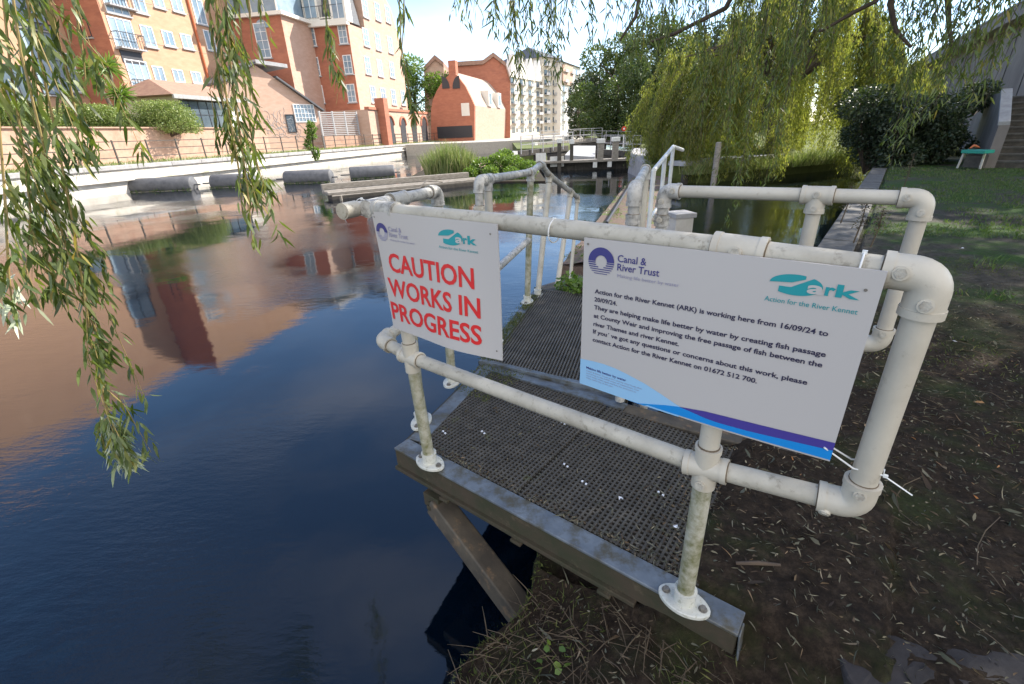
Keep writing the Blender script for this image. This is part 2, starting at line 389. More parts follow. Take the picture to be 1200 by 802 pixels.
def sleeve(c, d, r=.031, h=.05):
    c, d = V(c), V(d).normalized(); m = MB(); m.tube([c-d*h, c+d*h], r, 20)
    for s in (-1, 1): m.tube([c+d*s*(h-.012), c+d*s*(h+.002)], r+.002, 20)
    m.cur = 1
    for s in (-1, 1): m.tube([c+d*s*h, c+d*s*(h+.0045)], PR+.0020, 20)
    m.cur = 0
    return m
def tee(c, d, br, r=.031, both=False):
    m = sleeve(c, d, r); b = V(br).normalized()
    m.tube([V(c)+b*(-.06 if both else 0), V(c)+b*.062], r-.001, 20); m.tube([V(c)+b*.05, V(c)+b*.064], r+.0015, 20)
    m.cur = 1; m.tube([V(c)+b*.062, V(c)+b*.067], PR+.0020, 20); m.cur = 0
    return m
def screw(par, c, off):
    off = V(off).normalized(); m = MB(); c = V(c)
    m.tube([c+off*.022, c+off*.0365], .0125, 14); m.build('grub_boss', M['rail'], par)
    m = MB(); m.tube([c+off*.034, c+off*.0395], .0095, 6); m.build('grub_screw', M['grub'], par)
def tube_run(name, pts, m, par, r=PR):
    b = MB(); b.tube(pts, r, 20); return b.build(name, m, par)
def base_flange(c, long_dir, par, up=V((0, 0, 1)), m='flange'):
    c = V(c); l = V(long_dir).normalized(); s = l.cross(up).normalized(); mb = MB()
    n = 32; rim = []
    for k in range(n):
        t = 2*math.pi*k/n; x, y = math.cos(t), math.sin(t)
        rim.append(c+l*(.078*x)+s*(.049*y*(1-.12*x*x)))
    vs = [p+up*z for z, k in ((.0, 1), (.010, 1)) for p in rim]+[c+(p-c)*.94+up*.013 for p in rim]
    fs = [tuple(range(n))[::-1], tuple(range(2*n, 3*n))]+[(j*n+i, j*n+(i+1) % n, (j+1)*n+(i+1) % n, (j+1)*n+i) for j in range(2) for i in range(n)]
    mb.add(vs, fs); mb.tube([c+up*.010, c+up*.058], .0315, 20); mb.tube([c+up*.050, c+up*.060], .0335, 20)
    o = mb.build('base_flange', M[m], par)
    for q in (-1, 1):
        b = MB(); b.tube([c+l*(.056*q)+up*.012, c+l*(.056*q)+up*.015], .013, 14); b.tube([c+l*(.056*q)+up*.015, c+l*(.056*q)+up*.023], .0095, 6)
        b.build('bolt', M['bolt'], o)
    return o
HM, HT = .549, 1.09
cam_side = -BX+V((0, 0, .15))
# ---- nearest railing with its return over the water
P1b = nd(dk(0, 0, 0), (801, 706)); P1m = nd(dk(0, 0, HM), (827, 547)); P1t = nd(dk(0, 0, HT), (866, 293))
C1 = nd(dk(-.313, 0, HT), (1094, 324)); D1 = nd(dk(-.313, 0, HM), (1002, 592))
P2b = nd(dk(1.14, 0, 0), (504, 543)); P2m = nd(dk(1.14, 0, HM), (482, 419)); P2t = nd(dk(1.14, 0, HT), (454, 247))
E1 = nd(dk(1.333, 0, HM), (447, 399)); T1 = atz(440, 243, HT)
P4t = atz(512, 224, HT); capE = atz(406, 247, HT); P3b = nd(dk(1.42, .211, 0), (494, 495)); P4b = nd(dk(1.546, .602, 0), (530, 448))
sdv = (P4t-capE).normalized()
P3t = capE+sdv*((P4t-capE).length*.50)
P3m = P3b.lerp(P3t, .505); P4m = P4b.lerp(P4t, .505)
gr = empty('guard_rail', dk(.5, 0, 0), 'chipped white tubular guard rail in front, holding both notice boards', 'guard rail')
upn = (P1t-P1b).normalized(); hn = (C1-P1t).normalized(); hl = (D1-P1m).normalized(); h2 = (P2t-P1t).normalized()
tube_run('top_rail', [T1+ (P2t-T1).normalized()*.02, P2t, P2t.lerp(P1t, .33)+V((0, 0, .004)), P2t.lerp(P1t, .66)+V((0, 0, .004)), P1t, C1-hn*.04], M['rail_dirty'], gr)
tube_run('corner_post', [C1.lerp(D1, .05), C1.lerp(D1, .95)], M['rail'], gr, PR+.0006)
tube_run('lower_rail', [D1-hl*.04, P1m, P1m.lerp(P2m, .5)-V((0, 0, .003)), P2m, E1], M['rail_dirty'], gr)
tube_run('post', [P1b+V((0, 0, .012)), P1m], M['rail_moss'], gr); tube_run('post', [P1m, P1t], M['rail'], gr)
tube_run('post', [P2b+V((0, 0, .012)), P2m], M['rail_moss'], gr); tube_run('post', [P2m, P2t], M['rail'], gr)
tube_run('post', [P3b+V((0, 0, .012)), P3t], M['rail_moss'], gr); tube_run('post', [P4b+V((0, 0, .012)), P4t], M['rail_moss'], gr)
o = elbow(C1, -hn, D1-C1, .0325, .07).build('elbow_fitting', M['rail'], gr)
screw(o, C1-hn*.046, cam_side); screw(o, C1+(D1-C1).normalized()*.050, cam_side)
o = elbow(D1, C1-D1, -hl, .0325, .066).build('elbow_fitting', M['rail'], gr)
screw(o, D1+(C1-D1).normalized()*.045, cam_side); screw(o, D1-hl*.05, cam_side-V((0, 0, 1)))
o = tee(P1t, hn, -upn).build('tee_fitting', M['rail'], gr); screw(o, P1t+V((0, 0, -.004)), cam_side)
o = tee(P1m, hl, upn, both=True).build('cross_fitting', M['rail'], gr); screw(o, P1m-upn*.045, cam_side)
o = tee(P2m, (P1m-P2m), upn, both=True).build('cross_fitting', M['rail'], gr)
mt_ = tee(P2t, h2, -upn); mt_.mi = [0]*len(mt_.mi); mt_.build('tee_fitting', M['rail_grey'], gr)
tee(P3t, sdv, P3b-P3t).build('tee_fitting', M['rail_grey'], gr)
mt_ = tee(T1, sdv, P2t-T1); mt_.mi = [0]*len(mt_.mi); mt_.build('tee_fitting', M['rail_grey'], gr)
elbow(E1, P2m-E1, P3m-E1).build('elbow_fitting', M['rail_dirty'], gr)
o = elbow(P4t, -sdv, P4b-P4t).build('elbow_fitting', M['rail_grey'], gr)
tube_run('side_rail', [capE-sdv*.012, P4t-sdv*.04], M['rail_grey'], gr)
m = MB(); m.tube([capE-sdv*.022, capE+sdv*.05], .030, 20); m.tube([capE-sdv*.026, capE-sdv*.02], .024, 20); m.build('end_cap', M['rail_dirty'], gr)
tube_run('lower_side_rail', [E1, P3m, P4m], M['rail'], gr)
sleeve(P3m, P3b-P3t).build('tee_fitting', M['rail'], gr); sleeve(P4m, P4b-P4t).build('tee_fitting', M['rail'], gr)
base_flange(P1b, AX, gr); base_flange(P2b, AX, gr); base_flange(P3b, V((.25, .97, 0)).normalized(), gr); base_flange(P4b, V((.25, .97, 0)).normalized(), gr)

# ---- railing on the far side of the platform
fr = empty('guard_rail', dk(0, 1.04, 0), 'plain cream tubular guard rail along the far side of the platform, beside the lawn', 'guard rail')
Lc = nd(dk(.566, 1.04, HT), (779, 224)); Fc = nd(dk(-.013, 1.04, HT), (958, 229)); Rc = nd(dk(-.324, 1.04, HT), (1084, 233))
Rb = nd(dk(-.324, 1.04, HM), (1031, 403)); Fb = dk(-.013, 1.04, -.12); Lb = dk(.566, 1.04, -.12); Fm = Fb.lerp(Fc, .505); Lm = Lb.lerp(Lc, .505)
tube_run('top_rail', [Lc+(Fc-Lc).normalized()*.03, Fc, Rc-(Rc-Fc).normalized()*.03], M['rail'], fr)
tube_run('corner_post', [Rc.lerp(Rb, .05), Rc.lerp(Rb, .95)], M['rail'], fr); tube_run('lower_rail', [Rb, Fm, Lm], M['rail'], fr)
tube_run('post', [Fb, Fc], M['rail'], fr); tube_run('post', [Lb, Lc.lerp(Lb, .03)], M['rail_grey'], fr)
o = elbow(Lc, Fc-Lc, Lb-Lc, .0325, .066).build('elbow_fitting', M['rail_grey'], fr); screw(o, Lc+(Fc-Lc).normalized()*.045, cam_side); screw(o, Lc+(Lb-Lc).normalized()*.045, cam_side)
o = sleeve(Lc.lerp(Lb, .105), Lb-Lc, .031, .022).build('clamp_collar', M['rail_grey'], fr); screw(o, Lc.lerp(Lb, .105), cam_side); screw(o, Lc.lerp(Lb, .105), AX)
o = tee(Fc, Rc-Fc, Fb-Fc, .0325).build('tee_fitting', M['rail'], fr); screw(o, Fc, cam_side); screw(o, Fc+(Fb-Fc).normalized()*.05, cam_side)
o = elbow(Rc, Fc-Rc, Rb-Rc, .0325, .066).build('elbow_fitting', M['rail'], fr); screw(o, Rc+(Fc-Rc).normalized()*.048, cam_side); screw(o, Rc+(Rb-Rc).normalized()*.048, cam_side)
o = elbow(Rb, Rc-Rb, Fm-Rb, .0325, .06).build('elbow_fitting', M['rail'], fr); screw(o, Rb+(Rc-Rb).normalized()*.045, cam_side)


# ---- platform: beams, open grating, brace
pf = empty('viewing_platform', dk(.6, .5, 0), 'steel framed grating platform in the foreground projecting from the bank over the water', 'platform')
zt = -.002
def chan(p0, p1, name, width=.085, depth=.15, endcut=0):
    """folded steel edge: top plate + recessed web + bottom lip"""
    p0, p1 = V(p0), V(p1); d = (p1-p0).normalized(); inn = V((0, 0, 1)).cross(d)
    if inn.dot(BX) < 0 and abs(inn.dot(BX)) > .5: inn = -inn
    o = MB()
    L = (p1-p0).length
    o.box((p0+p1)/2+inn*(width/2)+V((0, 0, zt-.006)), d, inn, (0, 0, 1), L, width, .012)
    return d, inn, o
nl, nr = dk(1.358, -.002), dk(-.163, -.002)
fl, frr = dk(1.55, .84), dk(-.163, .93)
e = MB(); d = (nr-nl).normalized(); inn = BX
e.extrude([nl+V((0, 0, zt)), nl+V((0, 0, zt-.012)), nl+BX*.088+V((0, 0, zt-.012)), nl+BX*.088+V((0, 0, zt))], nr-nl)
e.extrude([nr+V((0, 0, zt)), nr+BX*.05+V((0, 0, zt)), nr+BX*.05-AX*.012+V((0, 0, zt-.14)), nr-AX*.012+V((0, 0, zt-.14))], -AX*.006)
e.build('edge_plate', M['steel'], pf, bevel=.003)
e = MB()
e.extrude([nl+BX*.006+V((0, 0, -.015)), nl+BX*.006+V((0, 0, -.105)), nl+BX*.03+V((0, 0, -.105)), nl+BX*.03+V((0, 0, -.015))], (nr-nl)*.999)
e.extrude([nl-BX*.012+V((0, 0, -.103)), nl-BX*.012+V((0, 0, -.122)), nl+BX*.055+V((0, 0, -.122)), nl+BX*.055+V((0, 0, -.103))], (nr-nl)*.80)
for t in (.22, .48, .73): e.box(nl.lerp(nr, t)+V((0, 0, -.128))-BX*.002, AX, BX, (0, 0, 1), .05, .045, .014)
e.build('edge_beam', M['rust_steel'], pf, bevel=.003)
# far beam (a timber whose right end lies on the soil) and river-side edge
e = MB(); e.extrude([fl+V((0, 0, .004)), fl+V((0, 0, -.008)), fl+BX*.06+V((0, 0, -.008)), fl+BX*.06+V((0, 0, .004))], dk(.62, .90)-fl)
e.build('edge_plate', M['steel'], pf)
e = MB(); t0, t1 = dk(.62, .93, -.055), dk(-.163, .985, -.035); e.bar(t0, t1, .09, .10); e.build('edge_timber', M['brace'], pf, bevel=.006)
sl0, sl1 = nl, dk(1.60, .9)
e = MB(); sdn = (sl1-sl0).normalized(); sin_ = sdn.cross(V((0, 0, 1)))
e.extrude([sl0+BX*.089+V((0, 0, zt-.001)), sl0+BX*.089+sin_*.085+V((0, 0, zt-.001)), sl0+BX*.089+sin_*.085+V((0, 0, zt-.012)), sl0+BX*.089+V((0, 0, zt-.012))], (sl1-sl0)*.93)
e.build('side_plate', M['steel'], pf, bevel=.002)
e = MB(); e.extrude([sl0+sin_*.006+V((0, 0, -.015)), sl0+sin_*.03+V((0, 0, -.015)), sl0+sin_*.03+V((0, 0, -.12)), sl0+sin_*.006+V((0, 0, -.12))], sl1-sl0)
e.build('side_beam', M['rust_steel'], pf)
# grating: real bars both ways
def grating(name, o0, ua, ub, inside, pitch, bw, h, mat_, par, na, nb, two=True, z=-.004, ribs=1.0):
    """bars clipped to a convex quad 'inside' given in (i, j) units"""
    m = MB(); n = 0
    def clip(axis, c):
        lo, hi = 1e9, -1e9; k = len(inside)
        for i in range(k):
            p, q = inside[i], inside[(i+1) % k]
            u0, u1 = p[axis]-c, q[axis]-c
            if u0*u1 <= 0 and u0 != u1:
                t = u0/(u0-u1); v = p[1-axis]+(q[1-axis]-p[1-axis])*t; lo = min(lo, v); hi = max(hi, v)
        return lo, hi
    lo0 = min(p[0] for p in inside); hi0 = max(p[0] for p in inside); lo1 = min(p[1] for p in inside); hi1 = max(p[1] for p in inside)
    c = lo0+pitch/2
    while c < hi0:
        a, b = clip(0, c)
        if b > a: m.box(o0+ua*c+ub*((a+b)/2)+V((0, 0, z-h/2)), ub, ua, (0, 0, 1), b-a, bw*ribs, h)
        c += pitch
    if two:
        c = lo1+pitch/2
        while c < hi1:
            a, b = clip(1, c)
            if b > a: m.box(o0+ub*c+ua*((a+b)/2)+V((0, 0, z-.0006-h/2)), ua, ub, (0, 0, 1), b-a, bw, h-.003)
            c += pitch
    return m.build(name, mat_, par, sm=False)
g1 = [(-.02, .09), (.70, .09), (.70, .90), (.04, .885), (-.02, .6)]
g2 = [(.706, .09), (1.295, .09), (1.47, .84), (.706, .897)]
grating('grating_panel', dk(0, 0), AX, BX, g1, .021, .0085, .022, M['grating'], pf, 0, 0)
grating('grating_panel', dk(0, 0), AX, BX, g2, .021, .0085, .022, M['grating'], pf, 0, 0)
e = MB()
for a in (.2, .55, .9, 1.2): e.bar(dk(a, .03, -.06), dk(a, .9, -.06), .03, .06)
e.build('cross_bearers', M['rust_steel'], pf)
# inclined brace from the bank foot up to the outer beam
b0, b1 = at(603, 712, 1.22), at(508, 578, 1.86)
b0 = atz(600, 704, -.46); b1 = dk(1.27, .03, -.15)
b1 = nd(b1, (512, 588)); b0 = b0+(b0-b1)*.14
e = MB(); e.bar(b0, b1, .10, .10, BX); e.build('brace', M['brace'], pf, bevel=.008)
e = MB(); e.tube([b1-BX*.055-AX*.0, b1+BX*.05], .016, 6); e.tube([b1-BX*.045, b1-BX*.036], .026, 16); e.box(b1+V((0, 0, .02)), AX, BX, (0, 0, 1), .10, .07, .075)
e.build('brace_bolt', M['rust_steel'], pf, bevel=.003)
# ---- walkway section beyond the platform, and its ramp down to the weir
wd = V((.36, .93)).normalized(); 
def wk(t, s, z=0): return dk(1.60-.0+wd[0]*t-wd[1]*s, .90+wd[1]*t+wd[0]*s*.35, z)
wp = empty('footbridge', wk(.8, .5, 0), 'ribbed grating footbridge behind the sign boards, mossy edges, sloping down towards the weir', 'footbridge')
LW = 1.52
W2 = 1.0
A0, B0, C0_, D0 = wk(0, 0, .02), wk(LW, 0, .02), wk(LW, W2, .02), wk(0, W2, .02)
ua = (D0-A0).normalized(); ub = (B0-A0).normalized()
e = MB()
e.bar(A0+V((0, 0, -.012)), D0+V((0, 0, -.012)), .035, .030); e.bar(A0+V((0, 0, -.05))-ub*.03, D0+V((0, 0, -.05))-ub*.03, .05, .05)
e.build('threshold_bar', M['steel'], wp, bevel=.002)
e = MB()
for p, q, s in ((A0, B0, 1), (D0, C0_, -1)):
    n_ = (q-p).normalized().cross(V((0, 0, 1)))*s
    e.bar(p+n_*.03+V((0, 0, -.006)), q+n_*.03+V((0, 0, -.006)), .06, .012)
e.build('side_plate', M['steel'], wp)
e = MB(); e.bar(A0+V((0, 0, -.08)), B0+V((0, 0, -.08)), .03, .13); e.bar(D0+V((0, 0, -.08)), C0_+V((0, 0, -.08)), .03, .13); e.build('side_beam', M['rust_steel'], wp)
cmid = lambda P: ((P-A0).dot(ua), 0)
# skewed panel: bars run along the walk direction
m = MB(); k = 0; pitch = .021
wid = (D0-A0).length
n = int((wid-.12)/pitch)
for i in range(n):
    o = A0+ua*(.062+i*pitch); m.bar(o+V((0, 0, -.014)), o+ub*LW+V((0, 0, -.014)), .009, .024)
n = int((LW-.04)/pitch)
for i in range(n):
    o = A0+ub*(.03+i*pitch); m.bar(o+ua*.055+V((0, 0, -.019)), o+ua*(wid-.055)+V((0, 0, -.019)), .006, .016)
m.build('grating_panel', M['grating_dark'], wp, sm=False)
RL = 2.6
ra, rb_, rc_, rd_ = wk(LW+.02, 0, .0), wk(LW+RL, 0, -.62), wk(LW+RL, W2, -.62), wk(LW+.02, W2, 0)
m = MB()
for i in range(40):
    t = i/39; p = ra.lerp(rd_, t); q = rb_.lerp(rc_, t); m.bar(p+V((0, 0, .002)), q+V((0, 0, .002)), .014, .02)
for i in range(60):
    t = (i+.5)/60; m.bar(ra.lerp(rb_, t)+V((0, 0, -.006)), rd_.lerp(rc_, t)+V((0, 0, -.006)), .010, .014)
m.build('ramp_panel', M['grating_dark'], wp, sm=False)
m = MB(); m.bar(ra+V((0, 0, -.06)), rb_+V((0, 0, -.06)), .05, .14); m.bar(rd_+V((0, 0, -.06)), rc_+V((0, 0, -.06)), .05, .14); m.bar(wk(LW, 0, .0), wk(LW, W2, .0), .05, .03)
m.build('ramp_beam', M['wood_dark'], wp)

# ---- walkway railings
lr = empty('guard_rail', wk(.6, 0, 0), 'streaky white tubular railing on the river side of the footbridge, dipping at its far end', 'guard rail')
a0 = atz(561, 212, HT); q3b = dk(1.986, 1.948, .02); q3t = nd(V((q3b.x, q3b.y, 1.055)), (622, 202)); crn = atz(634, 193, HT-.005)
q2t = a0.lerp(q3t, .13); q2b = V((q2t.x, q2t.y, .02))
def along(px, Y): return at(px[0], px[1], Y)
q4t = along((644, 206), 4.32); q4b = dk(2.04, 2.18, .0); q5t = along((669, 225), 5.03); q5b = along((652, 342), 4.5); q6t = along((677, 232), 5.35); q6b = V((q6t.x-.12, q6t.y-.25, -.5))
tube_run('top_rail', [a0+(q3t-a0).normalized()*.03, q3t, crn], M['rail_grey'], lr)
tube_run('sloping_rail', [crn, q4t, q5t, q6t], M['rail_grey'], lr)
a0b = V((a0.x-.02, a0.y, .5)); 
tube_run('post', [a0+V((0, 0, -.03)), a0b], M['rail_grey'], lr); tube_run('post', [q2b, q2t], M['rail'], lr)
tube_run('post', [q3b, q3t], M['rail_moss'], lr); tube_run('post', [q4b, q4t], M['rail_dirty'], lr); tube_run('post', [q5b, q5t], M['rail'], lr); tube_run('post', [q6b, q6t], M['rail'], lr, .02)
m3 = along((620, 281), q3b.y); tube_run('mid_rail', [a0b, along((585, 313), 3.05), m3], M['rail_grey'], lr)
elbow(a0, q3t-a0, a0b-a0).build('elbow_fitting', M['rail_grey'], lr); elbow(a0b, a0-a0b, m3-a0b).build('elbow_fitting', M['rail_grey'], lr)
sc_ = sleeve(a0.lerp(a0b, .27), a0b-a0, .031, .02).build('clamp_collar', M['rail'], lr); screw(sc_, a0.lerp(a0b, .27), cam_side+AX*.4); screw(sc_, a0.lerp(a0b, .27), -AX-BX*.3)
tee(q2t, q3t-a0, q2b-q2t).build('tee_fitting', M['rail_grey'], lr); tee(q3t, crn-a0, q3b-q3t).build('tee_fitting', M['rail_grey'], lr)
elbow(crn, a0-crn, q5t-crn, .029, .05).build('elbow_fitting', M['rail_grey'], lr); tee(q4t, q5t-crn, q4b-q4t, .029).build('tee_fitting', M['rail_dirty'], lr)
tee(q5t, q5t-crn, q5b-q5t, .029).build('tee_fitting', M['rail'], lr); elbow(q6t, q5t-q6t, q6b-q6t, .029, .05).build('elbow_fitting', M['rail'], lr)
base_flange(q3b, ub, lr); base_flange(q4b, ub, lr); base_flange(q2b, ub, lr)
rr = empty('guard_rail', wk(.6, W2, 0), 'white tubular railing on the bank side of the footbridge, seen end on', 'guard rail')
c0 = atz(744, 222, HT); c1 = atz(757, 198, HT); c0b = V((c0.x, c0.y, .02)); c1b = V((c1.x, c1.y, .02))
tube_run('top_rail', [c0, c1], M['rail_grey'], rr); tube_run('post', [c0b, c0+V((0, 0, -.03))], M['rail_grey'], rr); tube_run('post', [c1b, c1], M['rail'], rr)
c0m = c0b.lerp(c0, .5); c1m = c1b.lerp(c1, .5); tube_run('mid_rail', [c0m, c1m], M['rail_grey'], rr)
elbow(c0, c1-c0, V((0, 0, -1)), .0325, .066).build('elbow_fitting', M['rail_grey'], rr); elbow(c1, c0-c1, V((0, 0, -1))).build('elbow_fitting', M['rail_grey'], rr)
sleeve(c0.lerp(c0b, .12), V((0, 0, 1)), .031, .02).build('clamp_collar', M['rail_grey'], rr)
c2 = c0.lerp(c1, .25); tube_run('post', [V((c2.x, c2.y, .02)), c2], M['rail'], rr)
base_flange(c1b, ub, rr)
rr2 = empty('guard_rail', at(768, 270, 5.2), 'bright white tubular rail in the sun further along the weir, behind the cream rail', 'guard rail')
w0 = at(766, 200, 5.6); w1 = at(789, 172, 7.6); w2 = at(800, 176, 7.9)
tube_run('top_rail', [w0, w1], M['white_paint'], rr2, .027); tube_run('top_rail', [w1, w2], M['white_paint'], rr2, .027)
tube_run('post', [w0, V((w0.x, w0.y, -.45))], M['white_paint'], rr2, .027); tube_run('post', [w1, V((w1.x, w1.y, -.55))], M['white_paint'], rr2, .027); tube_run('post', [w0.lerp(w1, .5), V((w0.lerp(w1, .5).x, w0.lerp(w1, .5).y, -.5))], M['white_paint'], rr2, .027)
tube_run('mid_rail', [w0.lerp(V((w0.x, w0.y, -.5)), .4), w1.lerp(V((w1.x, w1.y, -.5)), .4)], M['white_paint'], rr2, .02)

# ================================================================== NOTICE BOARDS
fcurve = None
def text_mesh(body, bold=0.0, shear=0.0):
    c = bpy.data.curves.new('t', 'FONT'); c.body = body; c.size = 1; c.offset = bold; c.resolution_u = 3; c.shear = shear
    o = bpy.data.objects.new('t', c); col.objects.link(o)
    dg = bpy.context.evaluated_depsgraph_get(); me = bpy.data.meshes.new_from_object(o.evaluated_get(dg))
    v = [tuple(p.co) for p in me.vertices]; f = [tuple(p.vertices) for p in me.polygons]
    bpy.data.objects.remove(o); bpy.data.curves.remove(c); bpy.data.meshes.remove(me); return v, f
class Board:
    """flat board in its own (u right, v up) metres; warp bends it"""
    def __init__(s, root, origin, ux, uz, nrm, warp):
        s.root = root; s.o = origin; s.ux = ux; s.uz = uz; s.n = nrm; s.warp = warp
    def W(s, p):
        u, v, d = p; bu, bv, bd = s.warp(u, v)
        return s.o+s.ux*(u+bu)+s.uz*(v+bv)+s.n*(d+bd)
    def part(s, name, mat_, verts, faces, d=.0015, parent=None):
        m = MB(); m.add([V((p[0], p[1], d+(p[2] if len(p) > 2 else 0))) for p in verts], faces)
        me = bpy.data.meshes.new(name); me.from_pydata([tuple(s.W(p)) for p in m.v], [], m.f); me.materials.append(mat_)
        return link(name, me, parent or s.root)
    def text(s, name, body, u, v, w, cap, mat_, bold=0.0, d=.0016, slope=0.0, parent=None):
        vs, fs = text_mesh(body, bold)
        x0 = min(p[0] for p in vs); x1 = max(p[0] for p in vs)
        H, _ = text_mesh('H', 0); ch = max(p[1] for p in H)
        sx = w/(x1-x0); sy = cap/ch
        return s.part(name, mat_, [(u+(p[0]-x0)*sx, v+p[1]*sy+slope*(p[0]-x0)*sx) for p in vs], fs, d, parent)
    def poly(s, name, mat_, top, bottom, d=.0012, parent=None):
        """ribbon between two curves sampled at the same u"""
        n = len(top); vs = list(bottom)+list(top); fs = [(i, i+1, n+i+1, n+i) for i in range(n-1)]
        return s.part(name, mat_, vs, fs, d, parent)
    def ring(s, name, mat_, c, r0, r1, a0, a1, d=.0015, n=40, parent=None, sx=1.0):
        vs = []; 
        for i in range(n+1):
            a = R(a0+(a1-a0)*i/n)
            vs += [(c[0]+math.cos(a)*r0*sx, c[1]+math.sin(a)*r0), (c[0]+math.cos(a)*r1*sx, c[1]+math.sin(a)*r1)]
        fs = [(2*i, 2*i+1, 2*i+3, 2*i+2) for i in range(n)]
        return s.part(name, mat_, vs, fs, d, parent)
    def slab(s, w, h, t=.004):
        nx, nz = 24, 16; vs = []; fs = []
        for k, dd in enumerate((0, -t)):
            for j in range(nz+1):
                for i in range(nx+1): vs.append((w*i/nx, h*j/nz, dd))
        N = (nx+1)*(nz+1); I = lambda k, i, j: k*N+j*(nx+1)+i
        for j in range(nz):
            for i in range(nx):
                fs.append((I(0, i, j), I(0, i+1, j), I(0, i+1, j+1), I(0, i, j+1))); fs.append((I(1, i, j+1), I(1, i+1, j+1), I(1, i+1, j), I(1, i, j)))
        for i in range(nx): fs += [(I(0, i+1, 0), I(0, i, 0), I(1, i, 0), I(1, i+1, 0)), (I(0, i, nz), I(0, i+1, nz), I(1, i+1, nz), I(1, i, nz))]
        for j in range(nz): fs += [(I(0, 0, j), I(0, 0, j+1), I(1, 0, j+1), I(1, 0, j)), (I(0, nx, j+1), I(0, nx, j), I(1, nx, j), I(1, nx, j+1))]
        o = s.part('board', M['sign'], vs, fs, 0); smooth(o.data, 50); return o
def ark_logo(B, c, k, par):
    """teal swoosh disc with a pale river through it and the letters"""
    x0, y0 = c; rx, ry = .0455*k, .0205*k
    n = 60; up = []; lo = []
    def edge(t): return math.sqrt(max(0, 1-t*t))*ry
    # upper blob: ellipse above the river line, tapering to the left
    river = lambda t: .18*ry*math.sin(2.2*t+1.6)-.05*ry+.55*ry*max(0, -t-.1)*0
    ts = [-1+2*i/n for i in range(n+1)]
    top = [(x0+rx*t, y0+edge(t)) for t in ts]; mid = [(x0+rx*t, y0+max(-edge(t), min(edge(t), ry*(.12+.28*math.tanh(4*(t-.0))*1.0+.1*math.sin(5*t))))) for t in ts]
    ut = [(x0+rx*t, y0+edge(t)) for t in ts if t < .36]; ub_ = [(x0+rx*t, y0+min(edge(t), ry*(.05+.30*(t+1)*.6 if t < -.15 else .20+.9*(t+.15)))) for t in ts if t < .36]
    B.poly('emblem', M['teal'], ut, ub_, .0014, par)
    lt = [(x0+rx*t, y0+min(edge(t), max(-edge(t), ry*(-.25 if t < -.15 else -.25+1.35*(t+.15))))) for t in ts if t > -.62]
    lb = [(x0+rx*t, y0-edge(t)) for t in ts if t > -.62]
    B.poly('emblem', M['teal'], lt, lb, .0014, par)
ux, uz, nn = -AX, V((0, 0, 1)), -BX
# information board
bs = empty('notice_board', dk(.05, -.04, .68), 'large notice board of dark text with a blue wave along its bottom edge', 'notice board')
BB = Board(bs, dk(.352, -.040, .683), ux, uz, nn, lambda u, v: (0, 0, .012*math.sin(math.pi*min(1, max(0, u/.6)))*(1-v/.41)+.003))
slab_ = BB.slab(.598, .409)
T = BB.text
lg = BB.ring('round_emblem', M['navy'], (.0495, .3555), .0155, .0350, 0, 180)
for i in range(6):
    y = -.003-.0054*i
    if y < -.034: break
    xo = math.sqrt(.035**2-y*y); xi = math.sqrt(max(0, .0155**2-y*y)); h = .0032-.0003*i
    for a, b in (((-xo), -xi), (xi, xo)) if xi > 0 else ((-xo, xo),):
        BB.part('wave_line', M['navy'], [(.0495+a, .3555+y-h/2), (.0495+b, .3555+y-h/2), (.0495+b, .3555+y+h/2), (.0495+a, .3555+y+h/2)], [(0, 1, 2, 3)], .0015, lg)
T('lettering', 'Canal &', .093, .3615, .072, .0165, M['navy'], .012); T('lettering', 'River Trust', .0935, .3405, .104, .0165, M['navy'], .012)
T('lettering', 'Making life better by water', .095, .3235, .150, .0082, M['grey_ink'], 0)
for (s_, v_, w_) in (('Action for the River Kennet (ARK) is working here from 16/09/24 to', .273, .502), ('20/09/24.', .2515, .063), ('They are helping make life better by water by creating fish passage', .230, .507),
                     ('at County Weir and improving the free passage of fish between the', .2070, .506), ('river Thames and river Kennet.', .184, .226),
                     ('If you\u00b4 ve got any questions or concerns about this work, please', .1625, .489), ('contact Action for the River Kennet on 01672 512 700.', .1395, .400)):
    T('lettering', s_, .036, v_, w_, .0108, M['black'], .022)
em = BB.ring('oval_emblem', M['teal'], (.466, .364), 0, .0001, 0, 10); ark_logo(BB, (.466, .364), 1.0, em)
T('lettering', 'a', .4865, .3525, .028, .0225, M['sign'], .03, d=.0022); T('lettering', 'r', .5155, .3525, .016, .0225, M['teal'], .03); T('lettering', 'k', .5325, .3525, .038, .0225, M['teal'], .03)
T('lettering', 'Action for the River Kennet', .418, .3245, .155, .0098, M['teal'], .004)
def samp(pts, us):
    return [(u, float(np.interp(u, [p[0] for p in pts], [p[1] for p in pts]))) for u in us]
us = list(np.linspace(0.0, .284, 40)); tp = samp([(0, .077), (.04, .081), (.073, .082), (.105, .080), (.139, .074), (.191, .062), (.235, .047), (.271, .033), (.284, .029)], us)
BB.poly('pale_wave', M['lightblue'], tp, [(u, 0) for u in us], .0010)
us = list(np.linspace(.15, .598, 60)); mid = samp([(.15, 0), (.179, .001), (.211, .010), (.245, .020), (.283, .0285), (.311, .025), (.344, .0195), (.375, .0175), (.44, .019), (.598, .029)], us)
BB.poly('blue_wave', M['midblue'], mid, [(u, 0.0045 if u > .2 else 0) for u in us], .0016)
us = list(np.linspace(.283, .598, 40)); pt = samp([(.283, .0285), (.342, .0370), (.402, .040), (.598, .048)], us); pm = samp([(.283, .0285), (.311, .025), (.344, .0195), (.375, .0175), (.44, .019), (.598, .029)], us)
BB.poly('indigo_wave', M['purple'], pt, pm, .0020)
T('lettering', 'Making life better by water', .020, .0535, .120, .0066, M['navy'], .02, d=.0018, slope=-.01)
